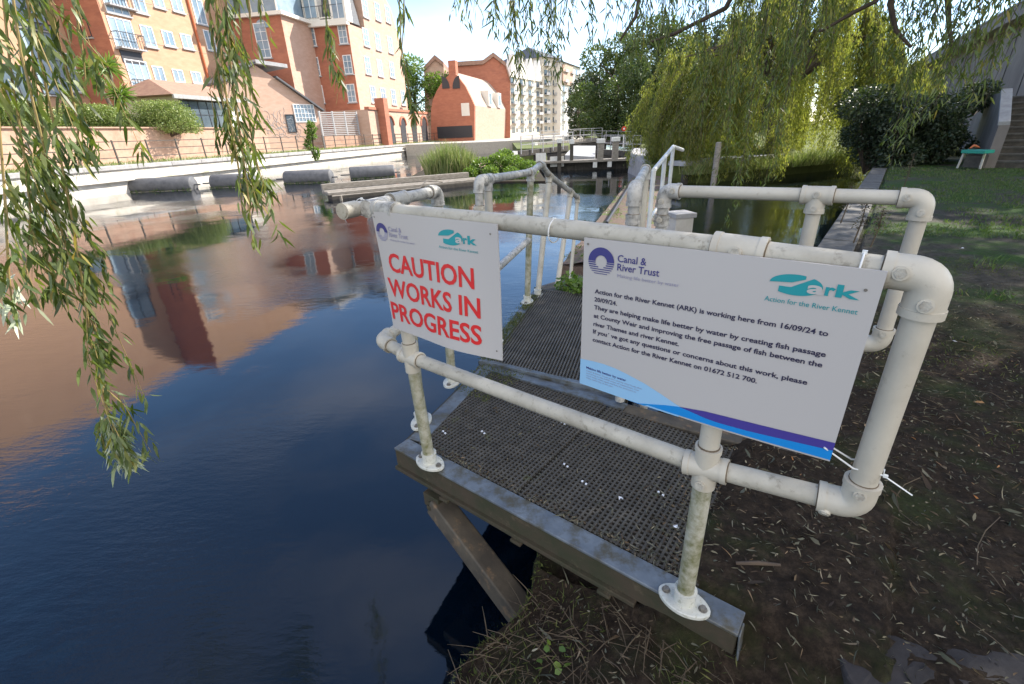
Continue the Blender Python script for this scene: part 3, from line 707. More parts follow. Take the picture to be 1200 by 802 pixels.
for i, s_ in enumerate(('Canal & River Trust is the charity who look after', 'and bring to life 2,000 miles of waterways. Our', 'work keeps them open and free for everyone to', 'enjoy, every day of the year.')):
    T('lettering', s_, .020, .0450-.0072*i, (.166, .158, .150, .085)[i], .0040, M['grey_ink'], 0, d=.0018, slope=-.01)
for u, v in ((.012, .395), (.575, .372), (.585, .035)):
    BB.ring('eyelet', M['bolt'], (u, v), 0, .003, 0, 360, .0018, 12)
# caution board: its left end curls back
def cw(u, v):
    f = 1-v/.41
    return (.050*f*max(0, 1-u/.55)*.9, 0, .022*math.sin(math.pi*max(0, min(1, u/.57)))*f+.010*f*f+.004*math.cos(3*math.pi*u/.57)*f)
cb = empty('caution_board', dk(.9, -.04, .69), 'white caution board with big red capital letters, left of the larger board', 'caution board')
CB = Board(cb, dk(1.197, -.040, .677), ux, uz, nn, cw)
CB.slab(.566, .424); T = CB.text
lg = CB.ring('round_emblem', M['navy'], (.040, .356), .014, .031, 0, 180)
for i in range(6):
    y = -.003-.005*i; xo = math.sqrt(max(0, .031**2-y*y)); xi = math.sqrt(max(0, .014**2-y*y)); h = .003
    for a, b in (((-xo), -xi), (xi, xo)) if xi > 0 else ((-xo, xo),):
        CB.part('wave_line', M['grey_ink'], [(.040+a, .356+y-h/2), (.040+b, .356+y-h/2), (.040+b, .356+y+h/2), (.040+a, .356+y+h/2)], [(0, 1, 2, 3)], .0015, lg)
T('lettering', 'Canal &', .078, .363, .068, .015, M['grey_ink'], .012); T('lettering', 'River Trust', .078, .344, .098, .015, M['grey_ink'], .012); T('lettering', 'Making life better by water', .080, .330, .128, .0065, M['grey_ink'], 0)
em = CB.ring('oval_emblem', M['teal'], (.378, .370), 0, .0001, 0, 10); ark_logo(CB, (.378, .370), 1.15, em)
T('lettering', 'a', .400, .357, .030, .024, M['sign'], .03, d=.0022); T('lettering', 'r', .432, .357, .016, .024, M['teal'], .03); T('lettering', 'k', .450, .357, .036, .024, M['teal'], .03)
T('lettering', 'Action for the River Kennet', .325, .333, .165, .0085, M['teal'], 0)
T('lettering', 'CAUTION', .048, .222, .420, .062, M['red'], .022); T('lettering', 'WORKS IN', .020, .130, .468, .062, M['red'], .022); T('lettering', 'PROGRESS', .012, .040, .478, .062, M['red'], .022)
for u, v in ((.012, .405), (.54, .395), (.548, .03)): CB.ring('eyelet', M['bolt'], (u, v), 0, .003, 0, 360, .0018, 12)
# cable ties
def tie_loop(c, d, r, name, label, tail):
    c, d = V(c), V(d).normalized(); s = d.cross(V((0, 0, 1))).normalized(); u = s.cross(d); m = MB()
    pts = [c+(s*math.cos(a)+u*math.sin(a))*r for a in np.linspace(0, 2*math.pi, 28)]
    m.tube(pts, .0019, 6)
    m.box(c+u*r+s*.004, d, s, u, .008, .006, .008)
    if tail: m.bar(c+u*r, c+u*r+V(tail), .003, .0012)
    o = m.build(name, M['tie'], None); tag(o, label, 'cable tie', 'cable ties holding the boards'); return o
tie_loop(P2t.lerp(P1t, .60)+V((0, 0, -.004)), hn, .031, 'cable_tie', 'white cable tie round the top rail at the notice board\'s upper left corner', None)
tie_loop(C1-hn*.105+V((0, 0, -.006)), hn, .033, 'cable_tie', 'white cable tie standing up from the top rail beside the big corner elbow', (0.0, 0, .018))
tie_loop(capE+sdv*.085, sdv, .032, 'cable_tie', 'white cable tie round the stub end of the rail over the water', None)
tp_ = C1.lerp(D1, .80); pd = (D1-C1).normalized(); m = MB()
q0 = BB.W((.582, .032, .004)); s_ = (hn-pd*hn.dot(pd)).normalized(); t_ = pd.cross(s_)
m.tube([q0, tp_-t_*.02*(1 if t_.dot(BX) > 0 else -1)-s_*.024, tp_+s_*.026-BX*.012, tp_+s_*.028+BX*.01, tp_+BX*.028, tp_-s_*.03+BX*.012, BB.W((.575, .040, -.006))], .0019, 6)
m.bar(tp_+s_*.026-BX*.012, tp_+s_*.078-BX*.02+V((0, 0, -.02)), .003, .0014); m.box(tp_+s_*.030-BX*.012, s_, BX, (0, 0, 1), .008, .006, .006)
tag(m.build('cable_tie', M['tie'], None), 'long white cable tie from the notice board\'s lower corner to the corner post', 'cable tie', 'cable ties holding the boards')

# ================================================================== SETTING
def sstep(x, a, b):
    t = min(1, max(0, (x-a)/(b-a))); return t*t*(3-2*t)
from mathutils import noise as mn
def edge_a(b):                  # bank edge in platform coordinates
    e = .535+.02*math.sin(b*5+.5)+.03*math.sin(b*13)
    if b < -.3: e -= .10*(b+.3)
    k = sstep(b, 2.2, 5.3); e = e*(1-k)+.26*k
    return e
def ground_z(a, b):
    n = mn.noise(V((a*1.7, b*1.7, 0)))*.018+mn.noise(V((a*7, b*7, 3)))*.010+mn.noise(V((a*25, b*25, 6)))*.005
    far = sstep(-a, .2, 1.2)
    z = -.018
    z -= .125*(1-sstep(b, -.10, .14))*(1-sstep(-a, .15, .75))           # lower in front of the beam
    z -= .135*sstep(a, .0, .52)*(1-sstep(b, 1.0, 2.2))                   # falls towards the water
    if .02 < b < .98 and a > -.5: z += .030*(1-sstep(a, .01, .11))*sstep(-a, -.3, .0)*sstep(b, .04, .16)-.06*sstep(a, .08, .16)
    z -= .05*sstep(a, -.2, .3)*sstep(b, 1, 2)*(1-sstep(b, 4.5, 5.5))
    if b > 5.2 and a > -.12: z -= .05
    return z+n*(1-.6*sstep(b, 3, 8))
avals = np.concatenate([np.arange(0, 2.4, .022), np.arange(2.4, 6, .06), np.arange(6, 20, .5), [22, 26, 32, 45, 80, 160, 400, 1500]])
bvals = np.concatenate([[-400, -60, -20, -8, -4, -3, -2.4], np.arange(-2, 3.0, .022), np.arange(3.0, 8, .06), np.arange(8, 22, .4)])
vs = []; nb = len(bvals); na = len(avals)
for b in bvals:
    ea = edge_a(b)
    for a in avals:
        aa = ea-a; vs.append(tuple(dk(aa, b, ground_z(aa, b) if a < 60 else -.05)))
fs = [(j*na+i, j*na+i+1, (j+1)*na+i+1, (j+1)*na+i) for j in range(nb-1) for i in range(na-1)]
# vertical bank face
base = len(vs)
for b in bvals:
    ea = edge_a(b); z = ground_z(ea, b)
    for k, (o_, zz) in enumerate(((.0, z), (.018, z-.05), (.03, z-.2), (.05, -1.6))):
        n = mn.noise(V((b*9, zz*9, 1)))*.03 if k else 0
        vs.append(tuple(dk(ea+o_+n, b, zz)))
fs += [(base+j*4+k, base+(j+1)*4+k, base+(j+1)*4+k+1, base+j*4+k+1) for j in range(nb-1) for k in range(3)]
me = bpy.data.meshes.new('bank_ground'); me.from_pydata(vs, [], fs); smooth(me, 80)
def ground_mat():
    m, nt, b = nmat('bank_soil_and_lawn'); v = coord(nt)
    a = ramp(nt, noise(nt, 26, 10, .75, v), [(.30, (.009, .006, .004)), (.50, (.029, .0195, .0125)), (.72, (.085, .059, .038))])
    mossf = ramp(nt, noise(nt, 2.4, 6, .65, v), [(.50, 0.), (.66, .8)])
    mossc = ramp(nt, noise(nt, 60, 6, .7, v), [(.3, (.018, .026, .008)), (.7, (.055, .07, .02))])
    dirt = mixc(nt, mossf, a, mossc)
    g = ramp(nt, noise(nt, 34, 8, .75, v), [(.3, (.022, .055, .010)), (.7, (.065, .12, .024))])
    d2 = ramp(nt, noise(nt, 24, 8, .75, v), [(.3, (.03, .026, .02)), (.7, (.11, .10, .085))])
    f2 = ramp(nt, noise(nt, .8, 8, .7, v), [(.43, 0.), (.56, 1.)])
    lawn = mixc(nt, f2, g, d2)
    # grass begins a few metres along the bank, with a ragged margin
    sep = nt.nodes.new('ShaderNodeSeparateXYZ'); t = nt.nodes.new('ShaderNodeTexCoord'); nt.links.new(t.outputs['Object'], sep.inputs[0])
    def math_(op, x, y):
        q = nt.nodes.new('ShaderNodeMath'); q.operation = op
        for i, s in enumerate((x, y)):
            if isinstance(s, (int, float)): q.inputs[i].default_value = s
            else: nt.links.new(s, q.inputs[i])
        return q.outputs[0]
    u = math_('ADD', math_('MULTIPLY', sep.outputs[0], .32), math_('MULTIPLY', sep.outputs[1], .95))
    u = math_('ADD', u, math_('MULTIPLY', noise(nt, .9, 7, .7, v), 3.0))
    f = ramp(nt, math_('DIVIDE', u, 12.0), [(.42, 0.), (.56, 1.)])
    nt.links.new(mixc(nt, f, dirt, lawn), b.inputs['Base Color']); b.inputs['Roughness'].default_value = .95; b.inputs['Specular IOR Level'].default_value = .2
    bump(nt, b, noise(nt, 70, 10, .8, v), 1.0, .014); return m
M['ground'] = ground_mat(); me.materials.append(M['ground'])
tag(link('bank_ground', me), kind='structure')

def slab_poly(name, pts, z0, z1, mat_, kind='structure'):
    m = MB(); m.prism([(p[0], p[1]) for p in pts], z0, z1); return tag(m.build(name, mat_, None, sm=False), kind=kind)
# water sheet, bed, and a ground sheet to the horizon
m = MB(); m.add([(-70, -60, WZ), (90, -60, WZ), (90, 190, WZ), (-70, 190, WZ)], [(0, 1, 2, 3)]); tag(m.build('river_water', M['water'], None, sm=False), kind='structure')
m = MB(); m.add([(-3000, -3000, -1.7), (3000, -3000, -1.7), (3000, 3000, -1.7), (-3000, 3000, -1.7)], [(0, 1, 2, 3)]); tag(m.build('river_bed', M['dirt'], None, sm=False), kind='structure')

# paved kerb strip along the right-hand bank
kb = MB()
for i in range(17):
    b0_ = 5.2+i*.72; b1_ = b0_+.705; z = -.012+.006*math.sin(i*2.3)
    kb.hexa([dk(-.07, b0_, -.5), dk(.285, b0_, -.5), dk(.285, b1_, -.5), dk(-.07, b1_, -.5), dk(-.07, b0_, z), dk(.285, b0_, z), dk(.285, b1_, z), dk(-.07, b1_, z)])
tag(kb.build('bank_kerb', M['paving'], None, sm=False, bevel=.012), kind='structure')
m = MB(); m.add([dk(.31, 2.5, -1.6), dk(.31, 22, -1.6), dk(.31, 22, -.1), dk(.31, 2.5, -.1)], [(0, 1, 2, 3)]); 
m.extrude([dk(.30, 5, -.06), dk(.30, 5, -1.6), dk(.24, 5, -1.6), dk(.24, 5, -.06)], BX*16); m2 = m
tag(m2.build('bank_wall', M['wood_dark'], None, sm=False), 'dark dripping wall under the paved kerb on the right bank', 'wall')

# ---- far bank
BD = V((.21, 1, 0)).normalized(); BN = V((-BD.y, BD.x, 0))          # along the far bank / away from the river
Q0 = V((-16.0, 35.6, 0))
def bank(s, t, z=0): p = Q0+BD*s+BN*t; return V((p.x, p.y, z))
QZ = .50
QA, QB = -45, 95
slab_poly('far_bank_ground', [bank(QA, .5), bank(QA, 260), bank(QB+300, 260), bank(QB+300, .5)][::-1], -1.7, QZ, M['path'])
qw = MB(); qw.hexa([bank(QA, -.05, -1.7), bank(QB, -.05, -1.7), bank(QB, .5, -1.7), bank(QA, .5, -1.7), bank(QA, .0, QZ-.16), bank(QB, .0, QZ-.16), bank(QB, .5, QZ-.16), bank(QA, .5, QZ-.16)])
qo = qw.build('quay_wall', M['stone'], None, sm=False); tag(qo, 'long pale quay wall along the opposite bank with a grey coping', 'quay wall')
m = MB(); 
for i in range(70): m.hexa([bank(QA+i*2, -.1, QZ-.158), bank(QA+i*2+1.98, -.1, QZ-.158), bank(QA+i*2+1.98, .55, QZ-.158), bank(QA+i*2, .55, QZ-.158), bank(QA+i*2, -.1, QZ+.03), bank(QA+i*2+1.98, -.1, QZ+.03), bank(QA+i*2+1.98, .55, QZ+.03), bank(QA+i*2, .55, QZ+.03)])
m.build('coping', M['stone_dark'], qo, sm=False, bevel=.02)
m = MB(); m.bar(bank(QA, -.16, -.12), bank(QB, -.16, -.12), .16, .07); m.build('ledge', M['stone'], qo, sm=False)
# grass verge growing along the coping
acc = Acc(); n = 9000
s_ = rng.uniform(-22, 60, n); t_ = rng.uniform(.5, 1.6, n); P = np.array([tuple(bank(a, b, QZ+.0)) for a, b in zip(s_, t_)])
D = rnd_unit(n)*.5+np.array([0, 0, 1.]); acc.add(*leaves_diamond(P, D, rng.uniform(.1, .38, n)*(1-.3*t_), rng.uniform(.02, .05, n)))
tag(acc.build('verge_grass', M['reed_leaf']), 'dry grass and weeds along the edge of the far towpath', 'grass', kind='stuff')

# ---- river fence on the far bank
fe = empty('river_fence', bank(0, .9, QZ), 'low iron fence with three rails along the opposite bank', 'fence')
m = MB(); m2 = MB(); FH = 1.15
s = -24.0; 
while s < 55:
    b = MB(); b.bar(bank(s, .9, QZ), bank(s, .9, QZ+FH), .06, .06, BD); b.build('post', M['wood_dark'], fe, sm=False); s += 1.85
for z in (.35, .72, 1.08): 
    m = MB(); m.bar(bank(-26, .9, QZ+z), bank(55, .9, QZ+z), .03, .04); m.build('rail', M['wood_dark'], fe, sm=False)

# ---- fenders floating along the quay
def fender(pl, pr, label):
    A, B = atz(*pl, WZ), atz(*pr, WZ); d = (B-A).normalized(); r = .40
    root = empty('fender_roll', (A+B)/2, label, 'fender', 'black fenders along the far quay')
    zz = V((0, 0, .22)); A = A+zz; B = B+zz
    m = MB(); n = 24; pts = [A, A+d*.03, A+d*.07, B-d*.07, B-d*.03, B]
    m.tube(pts, [r*.86, r*.96, r, r, r*.96, r*.86], 28); m.build('roll', M['rubber'], root)
    m = MB(); m.tube([A-d*.5, A+d*.02], .035, 10); m.tube([B-d*.02, B+d*.3], .035, 10); m.build('tie_bar', M['rubber'], root)
    m = MB(); sd_ = d.cross(V((0, 0, 1))); 
    m.tube([A+sd_*.36+V((0, 0, -.25)), B+sd_*.36+V((0, 0, -.25))], .045, 8); m.build('mossy_lip', M['wood'], root)
    acc = Acc(); k = 260; t = rng.uniform(0, 1, k); P = np.array([tuple(A.lerp(B, float(x))+sd_*.38+V((0, 0, -.22))) for x in t])+rng.normal(0, .03, (k, 3))
    acc.add(*leaves_diamond(P, rnd_unit(k)+np.array([0, 0, .5]), rng.uniform(.05, .14, k), rng.uniform(.02, .05, k))); acc.build('weed', M['grass_blade'], root)
fender((158, 225), (229, 222), 'black cylindrical fender floating below the long hedge, leftmost of four')
fender((251, 220), (300, 218), 'black cylindrical fender half hidden behind the hanging willow strand, second from left')
fender((336, 215), (390, 213), 'black cylindrical fender beyond the platform\'s left end, third from left')
fender((411, 210), (463, 207), 'black cylindrical fender behind the timber landing, rightmost of four')

# ---- timber landing stage
tA, tB = atz(385, 228, -.52), atz(566, 211, -.52); td = (tB-tA).normalized(); tn = V((-td.y, td.x, 0))
tl = empty('timber_landing', (tA+tB)/2, 'long weathered timber landing stage floating in front of the reeds', 'landing stage')
L_ = (tB-tA).length
for k in range(5):
    m = MB(); m.box((tA+tB)/2+tn*(.12+k*.2)+V((0, 0, .02*(k % 2))), td, tn, (0, 0, 1), L_, .185, .10); m.build('deck_plank', M['wood'], tl, sm=False, bevel=.01)
m = MB(); m.box((tA+tB)/2+tn*1.25+V((0, 0, .16)), td, tn, (0, 0, 1), L_*.98, .20, .22); m.build('raised_beam', M['wood'], tl, sm=False, bevel=.01)
m = MB(); m.box((tA+tB)/2+tn*.3+V((0, 0, -.14)), td, tn, (0, 0, 1), L_*.97, .7, .16)
for k in range(6): m.box(tA+td*L_*(k+.5)/6+tn*.6+V((0, 0, -.5)), td, tn, (0, 0, 1), .2, .2, .9)
m.build('support_beam', M['wood_dark'], tl, sm=False)
m = MB(); pA = tA-tn*.5+V((0, 0, -.03)); m.tube([pA, pA+td*3.4, pA+td*3.7+V((0, 0, .25)), pA+td*4.4+V((0, 0, .15))], .03, 8); m.tube([pA+td*.3, pA+td*.3-V((0, 0, .4))], .05, 8); m.build('boom_pole', M['wood'], tl)

# ---- reeds and bush on the small shoal
def blades(name, label, c0, c1, wdt, n, h, mat_, lean=.25, w_=.03, cat='reeds', group=None, z=WZ):
    c0, c1 = V(c0), V(c1); d = c1-c0; dn = d.normalized(); pn = V((-dn.y, dn.x, 0))
    t = rng.uniform(0, 1, n); q = rng.uniform(-.5, .5, n)*wdt
    P = np.array([tuple(c0+d*float(a)+pn*float(b)) for a, b in zip(t, q)]); P[:, 2] = z
    H = h*rng.uniform(.45, 1.05, n)*(1-.35*np.abs(t-.5)*2); D = rnd_unit(n)*lean+np.array([0, 0, 1.]); D = norm(D)
    S = norm(np.cross(D, rnd_unit(n))); bend = rnd_unit(n)*np.array([1, 1, 0])*(H*.25)[:, None]
    o = np.zeros((n, 5, 3)); W = w_*rng.uniform(.6, 1.3, n)
    o[:, 0] = P-S*(W/2)[:, None]; o[:, 1] = P+S*(W/2)[:, None]; mid = P+D*(H*.55)[:, None]+bend*.3
    o[:, 2] = mid-S*(W*.45)[:, None]; o[:, 3] = mid+S*(W*.45)[:, None]; o[:, 4] = P+D*H[:, None]+bend
    b = (np.arange(n)*5)[:, None]
    ob = mesh_np(name, o.reshape(-1, 3), [b+np.array([[0, 1, 3, 2]]), b+np.array([[2, 3, 4]])], mat_)
    return tag(ob, label, cat, group)
shoal = [atz(470, 215, WZ), atz(640, 214, WZ), atz(628, 196, WZ), atz(500, 198, WZ)]
m = MB(); m.prism([(p.x, p.y) for p in shoal], -1.6, WZ+.06); tag(m.build('shoal_mud', M['dirt'], None, sm=False), kind='structure')
rc = at(500, 205, 24.5); rc2 = at(556, 205, 25.0); rc.z = rc2.z = WZ
blades('reed_bed', 'tall pale green reeds growing behind the timber landing', rc, rc2, 1.9, 2600, 1.95, M['reed_leaf'], .22, .045)
def bushthing(name, label, cat, cl, n, leaf, mat_, stems=True, group=None, loc=None, core=None):
    c = V((sum(q[0] for q in cl)/len(cl), sum(q[1] for q in cl)/len(cl), min(q[2]-q[3] for q in cl)))
    r = empty(name, loc or c, label, cat, group)
    clumps(cl, n, leaf).build('foliage', mat_, r)
    m = MB()
    for q in cl: m.tube([V((c.x, c.y, c.z-.05)), V((q[0], q[1], q[2]))], .02+.01*q[3], 6)
    m.build('stems', M['twig_dark'], r); return r
cl = []
for px, py, Y, r in ((565, 196, 24, .55), (585, 192, 24.3, .6), (603, 194, 24.0, .55), (620, 198, 23.6, .45), (575, 203, 23.2, .4), (600, 205, 23.0, .42), (552, 203, 23.4, .35), (618, 208, 22.9, .3), (592, 184, 25.0, .45)):
    p = at(px, py, Y); cl.append((p.x, p.y, p.z, r))
bushthing('leafy_shrub', 'bright green leafy shrub at the end of the timber landing', 'shrub', cl, 9000, .11, M['bush_leaf'])
p0, p1 = at(120, 226, 24), at(60, 232, 22); p0.z = p1.z = WZ
blades('water_weed_clump', 'low green rushes at the foot of the quay wall, far left', p0, p1, 1.2, 900, .9, M['reed_leaf'], .5, .05)
p0 = at(368, 170, 33.5); cl = [(p0.x+random.uniform(-.42, .42)*(1-abs(k-4)/9), p0.y, p0.z-.75+k*.22, random.uniform(.16, .30)) for k in range(10)]
bushthing('towpath_shrub', 'lone yellow green sapling beside the fence below the brick warehouse', 'shrub', cl, 1100, .15, M['bush_leaf'])

# ================================================================== BUILDINGS
def onplane(px, py, P0, nrm):
    d = ray(px, py); return CAM+d*((V(P0)-CAM).dot(V(nrm))/d.dot(V(nrm)))
class Face:
    """vertical facade through P0 with unit direction d; outward normal n"""
    def __init__(s, P0, d, n): s.P0 = V(P0); s.d = V(d).normalized(); s.n = V(n).normalized()
    def at(s, px, py): return onplane(px, py, s.P0, s.n)
def window(face, par, px, py, w_, h_, frame='frame_white', glass='glass', bars=(1, 1), sill=True, arch=False, off=.0):
    c = face.at(px, py); d, n = face.d, face.n; t = .07; m = MB(); z = V((0, 0, 1))
    c = c+n*off
    for sx in (-1, 1): m.box(c+d*(sx*(w_/2-t/2))+n*.03, d, n, z, t, .06, h_)
    for sz in (-1, 1): m.box(c+z*(sz*(h_/2-t/2))+n*.03, d, n, z, w_-2*t, .06, t)
    for i in range(1, bars[0]+1): m.box(c+d*(-w_/2+w_*i/(bars[0]+1))+n*.028, d, n, z, .045, .05, h_-2*t)
    for i in range(1, bars[1]+1): m.box(c+z*(-h_/2+h_*i/(bars[1]+1))+n*.026, d, n, z, w_-2*t, .045, .04)
    o = m.build('window', M[frame], par, sm=False)
    g = MB(); g.box(c+n*.012, d, n, z, w_-t, .02, h_-t); g.build('pane', M[glass], o, sm=False)
    if sill:
        g = MB(); g.box(c-z*(h_/2+.06)+n*.07, d, n, z, w_+.2, .16, .10); g.build('sill', M['stone_dark'] if frame != 'frame_white' else M['concrete_white'], o, sm=False)
    return o
def building(name, label, P0, d, L, depth, z0, z1, mat_, side='left'):
    """P0 = near river-side corner; d = along the river; body goes to the left of d"""
    d = V(d).normalized(); n = V((d.y, -d.x, 0)); P0 = V((P0[0], P0[1], 0))
    r = empty(name, (P0.x, P0.y, z0), label, 'building')
    fp = [P0, P0+d*L, P0+d*L-n*depth, P0-n*depth]
    m = MB(); m.prism([(p.x, p.y) for p in fp], z0, z1); m.build('wall', mat_, r, sm=False)
    return r, Face(P0, d, n), Face(P0, -n, -d), d, n
TZ = 2.3                         # terrace level behind the retaining wall
def lineint(px, py, P0, d):      # distance along the horizontal line P0+d*t where the pixel column hits
    r_ = ray(px, py); P0 = V(P0); det = r_.x*(-d.y)+r_.y*d.x
    t = ((P0.x-CAM.x)*(-r_.y)+(P0.y-CAM.y)*r_.x)/(-(d.x*(-r_.y)+d.y*r_.x)); return t
# retaining wall and terrace
ws = bank(-30, 4.2)
rwl = MB(); rwl.hexa([bank(-34, 4.2, QZ-.1), bank(5.0, 4.2, QZ-.1), bank(5.0, 4.6, QZ-.1), bank(-34, 4.6, QZ-.1), bank(-34, 4.25, TZ), bank(5.0, 4.25, TZ), bank(5.0, 4.6, TZ), bank(-34, 4.6, TZ)])
ro = rwl.build('retaining_wall', M['brick_wall'], None, sm=False); tag(ro, 'low orange brick retaining wall behind the fence, under the hedges', 'wall')
m = MB(); m.bar(bank(-34, 4.38, TZ+.03), bank(5.0, 4.38, TZ+.03), .5, .07); m.build('coping', M['brick_wall'], ro, sm=False)
slab_poly('terrace_ground', [bank(-34, 4.5), bank(-34, 60), bank(5.0, 60), bank(5.0, 4.5)][::-1], QZ, TZ-.02, M['rough_grass'])
# hedges
def hedge(label, x0, x1, ytop, ybot, Y, mat_, n, leaf=.10, core='dark_leaf'):
    cl = []; k = int((x1-x0)/9)+1
    for i in range(k):
        x = x0+(x1-x0)*(i+.5)/k; a = at(x, ytop, Y); b = at(x, ybot, Y); h = (a.z-b.z); e = min(1, 2.4*min((i+.5)/k, 1-(i+.5)/k)+.35)
        for f in (.30, .68): cl.append((a.x+random.uniform(-.1, .1), a.y+random.uniform(-.2, .2), b.z+h*e*f, h*.36*e+.08)); cl.append((a.x, a.y+.8, b.z+h*e*f, h*.36*e+.08))
    return bushthing('garden_hedge', label, 'hedge', cl, n, leaf, mat_)
hedge('long clipped green hedge on the terrace wall at left', 52, 144, 122, 155, 31, M['hedge_leaf'], 22000)
hedge('rounder yellow variegated hedge on the terrace wall, by the conservatory', 146, 216, 117, 156, 32, M['hedge_leaf'], 18000)
hedge('pale shrubbery on the terrace at the very left edge', -30, 50, 118, 155, 29, M['hedge_leaf'], 14000)
# cabbage palm
pb = at(136, 130, 33.5); pm = empty('cabbage_palm', (pb.x, pb.y, TZ), 'spiky green cabbage palm in front of the tall apartment block', 'palm tree')
m = MB(); heads = []
for px, py, Y in ((126, 79, 33.5), (104, 82, 33.8), (141, 112, 33.2)):
    p = at(px, py, Y); heads.append(p); m.tube([V((pb.x, pb.y, TZ)), V((pb.x, pb.y, TZ+.6)).lerp(p, .2), V((pb.x, pb.y, TZ)).lerp(p, .6)+V((.1, 0, .1)), p], [.16, .13, .10, .08], 8)
m.build('trunk', M['bark'], pm)
for p in heads:
    n = 150; u = rnd_unit(n); u[:, 2] = u[:, 2]*.9+.25
    acc = Acc(); acc.add(*leaves_long(np.repeat(np.array([tuple(p)]), n, 0)+u*.1, u, rng.uniform(.7, 1.05, n), np.full(n, .075), .45)); acc.build('leaf_head', M['bush_leaf'], pm)
# --- A: tall pale brick apartment block
A0_ = at(151, 114, 41); A0_.z = 0
A1L = 17.5
ba, fA, sA, dA, nA = building('apartment_block', 'tall pale orange brick apartment block with balconies, leftmost on the opposite bank', A0_, BD, A1L, 14, TZ, 17.5, M['brick_pale'])
m = MB(); e = .05
m.hexa([A0_-dA*.03+V((0, 0, TZ)), A0_-dA*.03-nA*9+V((0, 0, TZ)), A0_-dA*.005-nA*9+V((0, 0, TZ)), A0_-dA*.005+V((0, 0, TZ)), A0_-dA*.03+V((0, 0, 17.4)), A0_-dA*.03-nA*9+V((0, 0, 17.4)), A0_-dA*.005-nA*9+V((0, 0, 17.4)), A0_-dA*.005+V((0, 0, 17.4))])
m.build('end_wall', M['brick_red'], ba, sm=False)  # unlit end of the block, its shade put into a redder brick
sb = lineint(106, 117, A0_, -nA); P_ = A0_-nA*abs(sb)
m = MB(); m.prism([(q.x, q.y) for q in (P_-dA*16, P_-dA*.06, P_-dA*.06-nA*10, P_-dA*16-nA*10)], TZ, 17.5); m.build('wing_wall', M['brick_pale'], ba, sm=False)
fW = Face(P_, dA, nA)
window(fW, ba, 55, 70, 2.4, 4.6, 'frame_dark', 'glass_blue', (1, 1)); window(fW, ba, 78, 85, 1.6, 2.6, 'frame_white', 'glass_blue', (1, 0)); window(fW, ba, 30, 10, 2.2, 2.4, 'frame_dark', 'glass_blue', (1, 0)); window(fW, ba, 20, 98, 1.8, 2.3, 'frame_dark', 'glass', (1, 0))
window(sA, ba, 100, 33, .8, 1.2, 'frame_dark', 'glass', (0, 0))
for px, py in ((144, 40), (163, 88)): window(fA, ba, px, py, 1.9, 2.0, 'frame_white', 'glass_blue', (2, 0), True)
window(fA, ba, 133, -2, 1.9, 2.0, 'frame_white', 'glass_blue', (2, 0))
def panel(face, par, px, py, w_, h_, mat_, name='panel', t=.05):
    c = face.at(px, py); m = MB(); m.box(c+face.n*t/2, face.d, face.n, (0, 0, 1), w_, t, h_); return m.build(name, mat_, par, sm=False)
panel(fA, ba, 154, 66, 1.8, 1.0, M['frame_dark'], 'dark_panel')
def balcony(face, par, px, py, w_, dpt=.5, h_=1.0, mat_='frame_dark', slab='concrete_white', rails=9):
    c = face.at(px, py); d, n = face.d, face.n; z = V((0, 0, 1)); m = MB()
    m.box(c+n*(dpt/2), d, n, z, w_, dpt, .12); o = m.build('balcony', M[slab], par, sm=False)
    m = MB(); m.box(c+n*dpt+z*h_, d, n, z, w_, .05, .05)
    for i in range(rails+1): m.box(c+n*dpt+d*(w_*(i/rails-.5))+z*h_/2, d, n, z, .03, .03, h_)
    for s in (-1, 1): m.box(c+n*dpt/2+d*(s*w_/2)+z*h_, d, n, z, .04, dpt, .05)
    m.build('railing', M[mat_], o, sm=False)
balcony(fA, ba, 152, 58, 2.2); balcony(fA, ba, 140, 9, 2.4); balcony(fA, ba, 172, 103, 2.3, .3, .5)
for px, py, w_, h_ in ((173.6, 43, 1.1, 1.45), (197, 45.5, 1.1, 1.1), (218.6, 49, 1.15, 1.1), (186, 87, 1.05, 1.1), (209, 89.5, 1.1, 1.0), (230, 91, 1.1, .9), (162, 3, 1.1, 1.4), (184.5, 0, 1.05, 1.1), (206.6, 4.5, 1.15, 1.2), (233, 14, 1.3, 1.9), (246, 48, 1.2, 1.6)):
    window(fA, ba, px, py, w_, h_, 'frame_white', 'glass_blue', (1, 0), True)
pa, pz = fA.at(218.6, 0), fA.at(244, 93); m = MB(); m.tube([V((pa.x, pa.y, 14))+nA*.1, V((pa.x, pa.y, TZ))+nA*.1], .11, 8); m.build('downpipe', M['pipe_orange'], ba)
for z in (6.0, 8.9, 11.7, 14.5): 
    m = MB(); m.box(A0_+dA*A1L/2+nA*.012+V((0, 0, z)), dA, nA, (0, 0, 1), A1L, .02, .05); m.build('string_course', M['brick_pink'], ba, sm=False)
